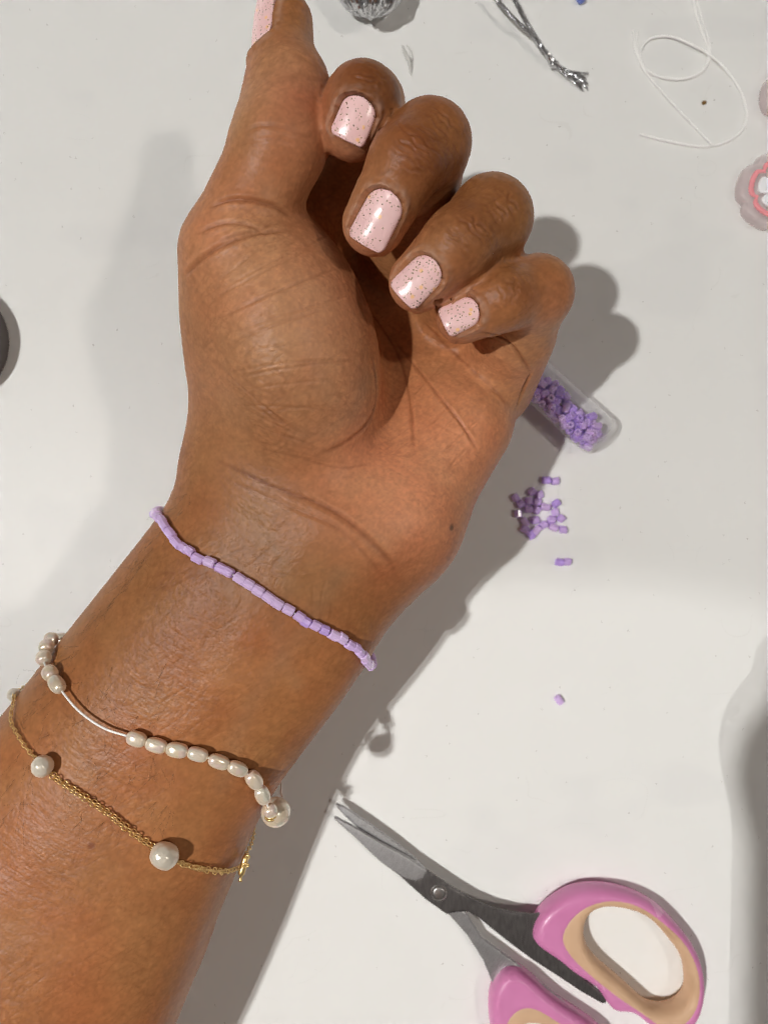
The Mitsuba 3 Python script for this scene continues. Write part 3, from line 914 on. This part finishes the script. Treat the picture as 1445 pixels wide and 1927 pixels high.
labels["pearl_bracelet"] = {"label": "bracelet of small cream pearls with bare white cord showing and one large pearl", "category": "bracelet"}

# the gold chain with three grey pearls
GP = [((30, 1313), 24, 30), ((80, 1442), 41, 40), ((310, 1611), 50, 56)]
gl = 2.2
gpos = skin_at([p for p, _, _ in GP], gl)
gpos = snap(gpos, gl, 2)
gpos[0] = snap(at(32, 1312, 44)[None], 0.7, 3)[0]
ch = [(23, 1331), (20, 1352), (30, 1378), (45, 1402), (60, 1420), (102, 1462), (135, 1485), (170, 1508), (205, 1532), (245, 1564), (285, 1592), (342, 1626), (372, 1634), (405, 1640), (432, 1639), (455, 1632)]
cpt = snap(skin_at(ch, 0.75), 0.75, 2)
cpt[-1] = at(458, 1631, cpt[-2][2] - 3.5)
gunder = ring_path(np.vstack([gpos[:1], cpt]), loop_under(cpt[-1], gpos[0], 0.8, 28, 12), 0.8, 400)[1][3:-3:3]


def chain(p, strands=1, amp=0.5, pitch=5.0):
    p = spline(p, max(8, int(length(p) / 1.0)))
    t, n, b = frames(p)
    ring = trimesh.creation.torus(0.42, 0.135, 12, 6)
    out = []
    for s in range(strands):
        for i in range(len(p)):
            a = i * 1.0 / pitch * 2 * np.pi + np.pi * s
            o = (np.cos(a) * n[i] + np.sin(a) * b[i]) * (amp if strands > 1 else 0)
            R = basis(t[i] + 0.0, n[i])
            Rk = R @ rot([0, 0, 1], (i % 2) * 1.57 + 0.4) @ rot([1, 0, 0], 1.57) @ np.diag([1.0, 1.3, 1.0])
            out.append(trimesh.Trimesh(np.array(ring.vertices) @ Rk.T + p[i] + o, ring.faces, process=False))
    return cat(out)


pieces = [np.vstack([gpos[0], cpt[:5], gpos[1]]), np.vstack([gpos[1], cpt[5:11], gpos[2]]), np.vstack([gpos[2], cpt[11:]]), np.vstack([cpt[-1], gunder, gpos[0]])]
put("gold_bracelet__chain", cat([chain(pieces[0]), chain(pieces[1], 2, 0.40), chain(pieces[2], 2, 0.32), chain(pieces[3])]), "gold", True, kind="stuff")
for i, (p, L, W) in enumerate(GP):
    c = gpos[i]
    px = FOC / (CAM_H - c[2])
    nxt = (cpt[0], cpt[5], cpt[11])[i]
    R = basis(nxt - c)
    m = ellipsoid(np.zeros(3), (L / px / 2, L / px / 2, W / px / 2), np.eye(3), 4, 0.16, 40 + i)
    put("gold_bracelet__" + numbered("pearl", i), trimesh.Trimesh(np.array(m.vertices) @ R.T + c, m.faces, process=False), "pearl_grey", True)
zc = cpt[-1][2]
barrel = [at(464, 1606, zc - 0.5), at(461, 1618, zc), at(457, 1634, zc + 0.2), at(454, 1644, zc + 0.2), at(453.5, 1648, zc), at(452, 1659, zc)]
put("gold_bracelet__clasp", cat([tube(spline(barrel, 24), np.interp(np.linspace(0, 1, 24), [0, 0.15, 0.72, 0.78, 0.95, 1], [0.3, 0.75, 0.8, 0.34, 0.34, 0.5]), 12),
                                 tube([at(462 + 6 * math.cos(a), 1629 + 3 * math.sin(a), zc + 1.2) for a in np.linspace(0, 6.28, 16)], 0.2, 6),
                                 tube([at(466 + 4 * math.cos(a), 1613 + 3 * math.sin(a), zc + 0.6) for a in np.linspace(0, 6.28, 14)], 0.16, 6)]), "gold", True)
labels["gold_bracelet"] = {"label": "fine gold chain bracelet with spaced grey pearls and a barrel clasp, lowest on the arm", "category": "bracelet"}

# ------------------------------------------------------------------ loose lilac beads on the table
LOOSE = [(865, 190, 5), (1005, 205, -10), (400, 455, 60), (478, 550, -30), (650, 360, -40), (765, 410, 80), (605, 505, 85), (725, 520, 5), (600, 630, 0), (720, 640, -60), (852, 592, 15), (440, 700, 90),
         (545, 825, 60), (540, 932, 35), (695, 795, -10), (640, 1015, 60), (722, 945, -50), (822, 868, -30), (1010, 540, -35), (1000, 675, 80), (945, 785, 5), (1090, 770, -40), (975, 902, 20), (1120, 937, 5), (1065, 1430, 10), (1182, 1425, 5)]
LB = [mikit.ply(bead_mesh(1.06 + 0.06 * (j % 2), 2.1 + 0.25 * (j % 3), 0.36, 8 + (j % 2), 90 + j), m, 25) for j, m in enumerate(["bead_loose", "bead_loose_deep", "bead_lilac", "bead_loose"])]
names = {0: "left one of two lilac beads lying just above the small pile", 1: "right one of two lilac beads lying just above the small pile",
         24: "left one of two lilac beads lying side by side just below the small pile", 25: "right one of two lilac beads lying side by side just below the small pile"}
lit_names = {2: "lilac bead at the left tip of the small pile, end turned up", 4: "topmost lilac bead of the small pile", 11: "lilac bead alone at the left of the small pile", 15: "lowest lilac bead of the small pile",
             18: "uppermost of the brightly lit lilac beads at the right of the small pile", 23: "lilac bead at the lower right corner of the small pile"}
PILE = {3: "lilac bead touching the pile's left tip bead from below right", 5: "lilac bead standing near upright just right of the topmost bead of the pile", 6: "upright lying lilac bead in the middle of the pile's upper half",
        7: "lilac bead right of the upright lying bead in the pile's upper half", 8: "shaded lilac bead at the middle of the pile, above the gap", 9: "tilted lilac bead right of the bead above the gap in the pile",
        10: "shaded lilac bead reaching towards the brightly lit ones at the pile's right", 12: "lilac bead below the gap at the pile's lower left, with a glint", 13: "tilted lilac bead just above the lowest bead of the pile, to its left",
        14: "level lilac bead right below the gap in the pile", 16: "tilted lilac bead between the lowest bead and the level bead of the pile", 17: "lilac bead at the edge of the hand's shadow in the pile's lower right",
        19: "second brightly lit lilac bead from the top at the pile's right side", 20: "level brightly lit lilac bead left of centre among those at the pile's right", 21: "brightly lit lilac bead sticking out farthest right in the middle of the pile",
        22: "brightly lit lilac bead left of the one at the pile's lower right corner"}
nb = 0


def loose(c, R, lab, group=None, kind=None):
    global nb
    key = numbered("bead", nb)
    j = int(rng.integers(0, 4)) if kind is None else kind
    scene[key] = {**LB[j], "to_world": place(c, R)}
    labels[key] = {"label": lab, "category": "bead"}
    if group:
        labels[key]["group"] = group
    nb += 1


for i, (x, y, a) in enumerate(LOOSE):
    c = at(920 + x / 8.028, 880 + y / 8.028, 1.08)
    R = basis([math.cos(math.radians(a)), -math.sin(math.radians(a)), 0.0]) @ rot([0, 0, 1], rng.uniform(0, 6.28))
    if i in names or i in lit_names:
        loose(c, R, names.get(i) or lit_names[i])
    else:
        loose(c, R, PILE[i])
loose(at(1052, 1318, 1.08), basis([math.cos(math.radians(55)), -math.sin(math.radians(55)), 0.0]) @ rot([0, 0, 1], 0.4), "single lilac bead lying alone on the table above the scissors", None, 2)

# ------------------------------------------------------------------ the plastic tube of beads
R_OUT, R_IN = 6.3, 5.75
e1, e0 = at(1134, 828, R_OUT), at(985, 692, R_OUT)
tax = unit(e1 - e0)
TLEN = 62.0
start = e1 - tax * TLEN
TR = basis(tax)


def tube_profile(r, zend, corner):
    return [(r, 0.0)] + [(r, z) for z in np.linspace(2, zend - corner, 12)] + [(r - corner + corner * math.cos(a), zend - corner + corner * math.sin(a)) for a in np.linspace(0.15, 1.57, 8)] + [(0.001, zend)]


outer = lathe(tube_profile(R_OUT, TLEN, 2.6), 64)
inner = lathe(tube_profile(R_IN, TLEN - 0.9, 2.2), 64)
scene["tube_haze"] = {"type": "homogeneous", "albedo": rgb(0.96, 0.96, 0.96), "sigma_t": 45.0}
for nm, m, side in (("bead_tube__wall", outer, "interior"), ("bead_tube__inner_wall", inner, "exterior")):
    m = trimesh.Trimesh(np.array(m.vertices) @ TR.T + start, m.faces, process=False)
    c_ = m.triangles_center
    out_ = c_ - (start + np.clip((c_ - start) @ tax, 0, TLEN - 6)[:, None] * tax)
    if (m.face_normals * out_).sum() < 0:
        m.invert()
    put(nm, m, "tube_plastic", True)
    scene[nm][side] = {"type": "ref", "id": "tube_haze"}
capm = lathe([(0.001, -4), (5.3, -4), (6.25, -3.2), (6.25, 4.0), (6.2, 4.4), (0.001, 4.4)], 48)
put("bead_tube__cap", trimesh.Trimesh(np.array(capm.vertices) @ TR.T + start, capm.faces, process=False), "charm_white", 30)
labels["bead_tube"] = {"label": "clear plastic tube half full of lilac beads, lying partly under the hand", "category": "tube"}
pts, tries = [], 0
g2 = np.random.default_rng(3)
while len(pts) < 230 and tries < 60000:
    tries += 1
    q = np.array([g2.uniform(-1, 1), g2.uniform(-1, 1)]) * (R_IN - 1.15)
    if np.hypot(*q) > R_IN - 1.2:
        continue
    z = g2.uniform(14, TLEN - 1.6)
    w = start + TR @ np.array([q[0], q[1], z])
    side = (w - (start + tax * z)) @ np.cross(tax, [0, 0, 1.0])             # towards the lower left rim when it is positive
    if w[2] > R_OUT + 1.2 + 0.35 * side + 0.5 * math.sin(z * 0.9) or side < -2.3 + 0.7 * math.sin(z * 0.55):
        continue
    if pts and np.min(np.linalg.norm(np.array(pts) - w, axis=1)) < 2.02:
        continue
    pts.append(w)
for w in pts:
    R = basis(unit(g2.normal(size=3))) @ rot([0, 0, 1], g2.uniform(0, 6.28))
    loose(w, R, "small lilac glass bead inside the clear tube", "beads inside the tube")


# ------------------------------------------------------------------ the scissors
def ring_pts(pts, z, n, closed=True):
    return spline([(p[0], p[1], 0) for p in pts], n, closed)[:, :2], z


def poly_mm(pts, z, n=160, smooth=True):
    q = np.array(pts, float)
    if smooth:
        q = spline(np.c_[q, 0 * q[:, 0]], n, True)[:, :2]
    return Polygon(np.array([at(x, y, z)[:2] for x, y in q])).buffer(0)


def pillow(poly, z0, half, rnd, step, seam=None, groove=0.0, ground=None, split=None, height=None):
    """A flat piece with rounded rims: top and bottom over the outline, heights from the distance to the rim. Returns one mesh, or two if split (a polygon) is given."""
    b = [np.array([r.interpolate(d).coords[0] for d in np.linspace(0, r.length, max(12, int(r.length / (step * 0.6))), endpoint=False)]) for r in [poly.exterior, *poly.interiors]]
    minx, miny, maxx, maxy = poly.bounds
    gx, gy = np.meshgrid(np.arange(minx, maxx, step), np.arange(miny, maxy, step * 0.87))
    gx[1::2] += step / 2
    g = np.stack([gx.ravel(), gy.ravel()], 1)
    inn = shapely.contains_xy(poly.buffer(-step * 0.45), g[:, 0], g[:, 1])
    pts = [np.vstack(b), g[inn]]
    rims = []
    for ins in (0.12, 0.35, 0.65):                                           # rows that follow the rounded rim
        e = poly.buffer(-rnd * ins)
        for pg in getattr(e, "geoms", [e]):
            for r in [pg.exterior, *pg.interiors]:
                if r.length > 2:
                    rims.append(np.array([r.interpolate(d).coords[0] for d in np.linspace(0, r.length, max(8, int(r.length / (step * 0.8))), endpoint=False)]))
    if seam is not None:
        for o in (-0.25, 0, 0.25):
            for r in [seam.buffer(o).exterior]:
                q = np.array([r.interpolate(d).coords[0] for d in np.linspace(0, r.length, int(r.length / 0.32), endpoint=False)])
                rims.append(q[shapely.contains_xy(poly.buffer(-0.1), q[:, 0], q[:, 1])])
    P2 = np.vstack(pts + rims)
    _, keep = np.unique(np.round(P2 / (step * 0.12)).astype(int), axis=0, return_index=True)
    nbd = sum(map(len, b))
    keep = np.unique(np.r_[np.arange(nbd), keep])
    P2 = P2[keep]
    tri = Delaunay(P2).simplices
    c = P2[tri].mean(1)
    tri = tri[shapely.contains_xy(poly, c[:, 0], c[:, 1])]
    a = P2[tri]
    cr = (a[:, 1, 0] - a[:, 0, 0]) * (a[:, 2, 1] - a[:, 0, 1]) - (a[:, 1, 1] - a[:, 0, 1]) * (a[:, 2, 0] - a[:, 0, 0])
    tri[cr < 0] = tri[cr < 0][:, ::-1]
    tri = tri[np.abs(cr) > 1e-7]
    bd = shapely.distance(shapely.points(P2), poly.boundary)
    d = np.clip(bd / rnd, 0, 1)
    h = half * (1 - 0.80 * (1 - np.sqrt(np.clip(1 - (1 - d) ** 2, 0, 1))))
    if height is not None:
        h = h * height(P2, bd)
    if seam is not None and groove:
        h = h - groove * np.exp(-((shapely.distance(shapely.points(P2), seam.exterior) / 0.3) ** 2))
    n = len(P2)
    v = np.vstack([np.c_[P2, z0 + h], np.c_[P2, z0 - np.minimum(h, half)]])
    tb_ = np.vstack([tri, tri[:, ::-1] + n])
    e = np.vstack([tri[:, [0, 1]], tri[:, [1, 2]], tri[:, [2, 0]]])
    code = np.minimum(e[:, 0], e[:, 1]) * n + np.maximum(e[:, 0], e[:, 1])
    u, idx, ct = np.unique(code, return_index=True, return_counts=True)
    be = e[idx[ct == 1]]
    side = np.vstack([np.c_[be[:, 1], be[:, 0], be[:, 0] + n], np.c_[be[:, 1], be[:, 0] + n, be[:, 1] + n]])
    f = np.vstack([tb_, side])
    if split is None:
        return trimesh.Trimesh(v, f, process=False)
    cc = v[f].mean(1)
    m = shapely.contains_xy(split, cc[:, 0], cc[:, 1])
    out = []
    for s in (~m, m):
        t = trimesh.Trimesh(v, f[s], process=False)
        t.remove_unreferenced_vertices()
        out.append(t)
    return out


ZB, ZH = 4.6, 4.3
blade_a = [(617.5, 1530.5), (625, 1533.5), (662, 1553), (714, 1584), (764, 1611), (804, 1638), (849, 1669), (889, 1693), (925, 1708), (963, 1717), (1000, 1721), (1045, 1716), (1060, 1760), (1040, 1790), (1090, 1835), (1142, 1876), (1140, 1889), (1132, 1889),
           (1092, 1866), (1050, 1838), (1002, 1807), (963, 1778), (925, 1748), (900, 1727), (880, 1716), (862, 1717), (840, 1721), (802, 1694), (752, 1649), (714, 1621), (665, 1574), (640, 1552)]
blade_b = [(630.5, 1511), (637, 1513), (652, 1520), (690, 1546), (739, 1581), (779, 1613), (815, 1650), (850, 1690), (880, 1722), (906, 1764), (963, 1806), (1023, 1854), (1070, 1892), (1108, 1923), (1100, 1932), (1060, 1905), (1000, 1890), (960, 1900), (925, 1880),
           (926, 1850), (909, 1808), (880, 1762), (845, 1722), (800, 1690), (770, 1650), (720, 1600), (670, 1556), (645, 1532), (633, 1518)]
PA, PBl = poly_mm(blade_a, ZB + 1, smooth=False), poly_mm(blade_b, ZB - 0.6, smooth=False)
PA, PBl = PA.buffer(-0.4).buffer(0.4), PBl.buffer(-0.35).buffer(0.35)
# the first blade is hollow ground up to a curved line: bright steel in front of it, a darker shank behind
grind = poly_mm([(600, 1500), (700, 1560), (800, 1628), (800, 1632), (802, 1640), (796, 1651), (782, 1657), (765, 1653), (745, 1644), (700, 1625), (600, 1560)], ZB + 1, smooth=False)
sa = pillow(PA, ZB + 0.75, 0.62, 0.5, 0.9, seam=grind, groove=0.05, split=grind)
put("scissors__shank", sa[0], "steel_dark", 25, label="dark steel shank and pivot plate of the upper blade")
put("scissors__blade", sa[1], "steel", 25)
put("scissors__blade_001", pillow(PBl, ZB - 0.75, 0.62, 0.5, 0.9), "steel", 25)
pv = at(826, 1681, ZB + 1.4)
piv = lathe([(0.001, 0.42), (1.25, 0.40), (1.55, 0.30), (1.72, 0.02), (1.75, -1.0)], 40)
rim = lathe([(1.8, -0.1), (1.95, 0.10), (2.15, 0.12), (2.4, -0.05)], 40)
put("scissors__pivot", trimesh.Trimesh(np.vstack([piv.vertices, rim.vertices]) + pv, np.vstack([piv.faces, rim.faces + len(piv.vertices)]), process=False), "steel_bright", 40, label="round bright pivot screw")

ho = [(1023, 1718), (1051, 1695), (1081, 1680), (1126, 1674), (1164, 1678), (1202, 1689), (1240, 1710), (1277, 1746), (1304, 1780), (1322, 1817), (1329, 1859), (1326, 1896), (1312, 1930), (1285, 1952), (1250, 1948), (1214, 1927), (1190, 1911), (1162, 1908),
      (1137, 1882), (1126, 1866), (1088, 1840), (1051, 1811), (1018, 1788), (1004, 1770), (1005, 1748)]
hh = [(1104, 1734), (1115, 1718), (1141, 1709), (1172, 1712), (1202, 1721), (1232, 1742), (1258, 1772), (1281, 1806), (1290, 1844), (1287, 1874), (1270, 1891), (1247, 1896), (1224, 1891), (1202, 1874), (1164, 1840), (1126, 1806), (1107, 1780), (1101, 1754)]
hb = [(1066, 1738), (1087, 1715), (1111, 1701), (1156, 1693), (1202, 1704), (1247, 1734), (1281, 1765), (1307, 1806), (1318, 1851), (1314, 1889), (1300, 1917), (1275, 1935), (1248, 1936), (1224, 1922), (1187, 1896), (1141, 1863), (1096, 1825), (1066, 1792), (1056, 1767)]
lo = [(926, 1870), (937, 1848), (956, 1831), (975, 1830), (998, 1843), (1032, 1873), (1066, 1899), (1100, 1921), (1135, 1948), (1160, 1990), (1160, 2045), (1125, 2085), (1070, 2092), (1010, 2068), (962, 2022), (932, 1968), (922, 1915)]
lh = [(968, 1945), (985, 1930), (1010, 1928), (1045, 1945), (1085, 1972), (1115, 2005), (1122, 2035), (1105, 2056), (1065, 2056), (1020, 2035), (985, 1995)]
lb = [(950, 1930), (968, 1903), (990, 1894), (1014, 1899), (1044, 1917), (1090, 1945), (1130, 1978), (1143, 2015), (1140, 2048), (1110, 2073), (1060, 2076), (1005, 2050), (968, 2008)]
for nm, o, h_, b_ in (("handle", ho, hh, hb), ("handle_001", lo, lh, lb)):
    outp, hole, bei = poly_mm(o, ZH + 3), poly_mm(h_, ZH + 1.5).buffer(0.45), poly_mm(b_, ZH + 3.4).buffer(-0.35)
    whole = outp.difference(hole)
    hm = pillow(whole, ZH, 4.1, 2.6, 0.9, seam=bei, groove=0.22, split=bei)
    put("scissors__" + nm, hm[0], "pink_plastic", 40)
    put("scissors__" + nm + "__insert", hm[1], "beige_plastic", 40, label="beige soft lining of the finger hole")
labels["scissors"] = {"label": "small steel scissors with pink and beige handles, lying slightly open", "category": "scissors"}

# ------------------------------------------------------------------ silver tassel and cord, thread, charms and crumbs
foil = []
g3 = np.random.default_rng(12)
tip = at(697, 33, 3.0)
for k in range(26):
    u = (k - 12.5) / 12.5
    base_p = at(697 + 62 * u + g3.normal() * 4, -70 + g3.normal() * 8, 9 + 7 * math.cos(u * 1.4) + g3.normal() * 1.2)
    mid = at(697 + 46 * u + g3.normal() * 3, 4 + 6 * abs(u) + g3.normal() * 2, 6 + 6 * math.cos(u * 1.5) + g3.normal() * 0.8)
    p = spline([tip + [u * 1.3, abs(u) * 1.0, g3.normal() * 0.3], mid, base_p, base_p + [u * 3, 12, 0]], 16)
    p += g3.normal(size=p.shape) * 0.16
    foil.append(tube(p, np.linspace(0.55, 1.35, 16) * (1 + 0.25 * g3.normal(size=16).clip(-1, 1)), 5))
put("foil_tassel", cat(foil), "foil", False, label="crumpled silver foil tassel with its tip pointing down at the top edge", category="tassel")


def strand(pts, z, r, n=60, wob=0.0, seed=0):
    g = np.random.default_rng(seed)
    q = spline(ats([(x, y, z if np.isscalar(z) else z[i]) for i, (x, y) in enumerate(pts)]), n)
    return tube(q + g.normal(size=q.shape) * wob, r * (1 + 0.10 * g.normal(size=n).clip(-1, 1) * (wob > 0)), 7)


A1 = [(925, -14), (950, 16), (975, 42), (995, 60), (1008, 74)]
A2 = [(962, -14), (978, 18), (992, 44), (1003, 62), (1010, 76)]
A3 = [(1004, 68), (1018, 88), (1030, 103), (1042, 118)]
put("silver_cord__strand", strand(A1, [5, 5, 4.6, 4.0, 3.6], 0.62, 60, 0.05, 1), "silver_lurex", False)
put("silver_cord__strand_001", strand(A2, [5, 5, 4.8, 4.4, 4.2], 0.62, 60, 0.05, 2), "silver_lurex", False)
knot = [strand(A3, [3.9, 3.2, 2.6, 2.0], 0.9, 40, 0.08, 3), ellipsoid(at(1042, 120, 1.7), (1.4, 1.1, 1.2), np.eye(3), 2, 0.5, 4)]
for k in range(16):
    a, b = g3.normal() * 3, g3.normal() * 7
    knot.append(strand([(1042 + g3.normal() * 2, 119), (1068 + a, 134 - a * 0.7), (1098 + g3.normal() * 4, 154 + b)], [1.8, 1.6 + 0.4 * g3.random(), 0.4 + 0.9 * g3.random()], 0.24, 16, 0.08, 30 + k))
put("silver_cord__frayed_end", cat(knot), "foil", False, label="knotted and frayed silver end of the cord")
labels["silver_cord"] = {"label": "doubled silver metallic cord ending in a frayed knot at the top of the table", "category": "cord"}

t1 = [(1304, -12), (1311, 30), (1322, 62), (1331, 88), (1333, 108), (1325, 128), (1304, 143), (1277, 149), (1245, 145), (1220, 134), (1206, 115), (1206, 94), (1218, 76), (1240, 68), (1265, 69), (1292, 79), (1325, 96), (1350, 115), (1377, 145), (1396, 178), (1404, 210),
      (1401, 235), (1385, 256), (1362, 268), (1330, 275), (1292, 272), (1250, 264), (1204, 252)]
z1 = [0.4] * 11 + [0.4, 0.4, 0.5, 0.7, 0.9, 0.9, 0.7] + [0.3] * 10
t2 = [(1190, 56), (1194, 86), (1203, 116), (1216, 138), (1245, 172), (1275, 205), (1305, 236), (1338, 271)]
t3 = [(1200, 57), (1197, 84), (1206, 118)]
t4 = [(1309, -12), (1320, 34), (1330, 66), (1336, 96), (1334, 116), (1322, 134), (1302, 146)]
put("white_thread__strand", strand(t1, [z + 0.15 for z in z1], 0.37, 260, 0.01, 5), "thread_white", True)
put("white_thread__strand_001", strand(t2, [0.4, 0.4, 0.7, 0.4, 0.4, 0.5, 0.4, 0.7], 0.28, 120), "thread_white", True)
put("white_thread__strand_002", strand(t3, 0.4, 0.27, 40), "thread_white", True)
put("white_thread__strand_003", strand(t4, 0.4, 0.30, 80), "thread_white", True)
labels["white_thread"] = {"label": "loosely looped white thread lying at the upper right", "category": "thread"}


def petal_outline(c, R, n=200, notch=0.10, ph=0.0):
    a = np.linspace(0, 2 * np.pi, n, endpoint=False)
    k = (a - ph) / (2 * np.pi / 5)
    u = np.abs(k - np.round(k)) * 2                                          # 0 mid petal, 1 between petals
    r = R * (1 - notch * np.clip((u - 0.55) / 0.45, 0, 1) ** 2.2)
    return Polygon(np.c_[c[0] + r * np.cos(a), c[1] + r * np.sin(a)])


def charm(key, px, py, R, ph, lab):
    c = at(px, py, 4)[:2]
    o = petal_outline(c, R, 220, 0.13, ph)
    put(key + "__base", pillow(o, 2.2, 2.0, 0.8, 1.2), "charm_milky", 40)
    ring = petal_outline(c, R * 0.76, 220, 0.17, ph).difference(petal_outline(c, R * 0.63, 220, 0.18, ph))
    put(key + "__border", pillow(ring, 4.25, 0.5, 0.4, 0.6), "charm_pink", 40, label="raised pink border line")
    fl = petal_outline(c, R * 0.52, 220, 0.50, ph)
    put(key + "__blossom", pillow(fl, 4.2, 0.35, 0.3, 0.5), "charm_white", 40, label="small white blossom in the middle")
    labels[key] = {"label": lab, "category": "charm"}


charm("flower_charm", 1463, 356, 11.0, math.radians(164), "milky flower shaped charm with pink border and white blossom, at the right edge")
charm("flower_charm_001", 1500, 175, 9.6, math.radians(180), "milky flower shaped charm barely showing at the right edge above the pink bordered one")
put("dark_disc", lathe([(0.001, 9.0), (15.5, 9.0), (16.6, 8.4), (17.0, 7.4), (17.0, 0.6), (16.4, 0.0), (0.001, 0.0)], 72).apply_translation(at(-108, 640, 4.5) * [1, 1, 0]), "dark_plastic", 30,
    label="dark round object just reaching in at the left edge", category="disc")
put("blue_bead", ellipsoid(at(1093, -3, 1.2), (1.3, 1.2, 1.2), np.eye(3), 3, 0.1, 2), "blue_plastic", True, label="tiny blue bead at the top edge beside the silver cord", category="bead")
put("brown_crumb", ellipsoid(at(1325, 192, 0.5), (0.65, 0.5, 0.5), np.eye(3), 2, 0.7, 5), "crumb_brown", False, label="tiny brown crumb inside the loop of white thread", category="crumb")
put("paper_scrap", cat([strand([(757, 84), (762, 98), (769, 112), (772, 138)], [0.3, 0.8, 0.6, 0.3], np.r_[np.linspace(0.15, 0.7, 20), np.linspace(0.7, 0.2, 20)], 40, 0, 3),
                        strand([(765, 84), (773, 95), (776, 115), (773, 140)], 0.4, 0.16, 40)]), "grey_fluff", True, label="tiny curled white scrap lying above the fingers", category="scrap")
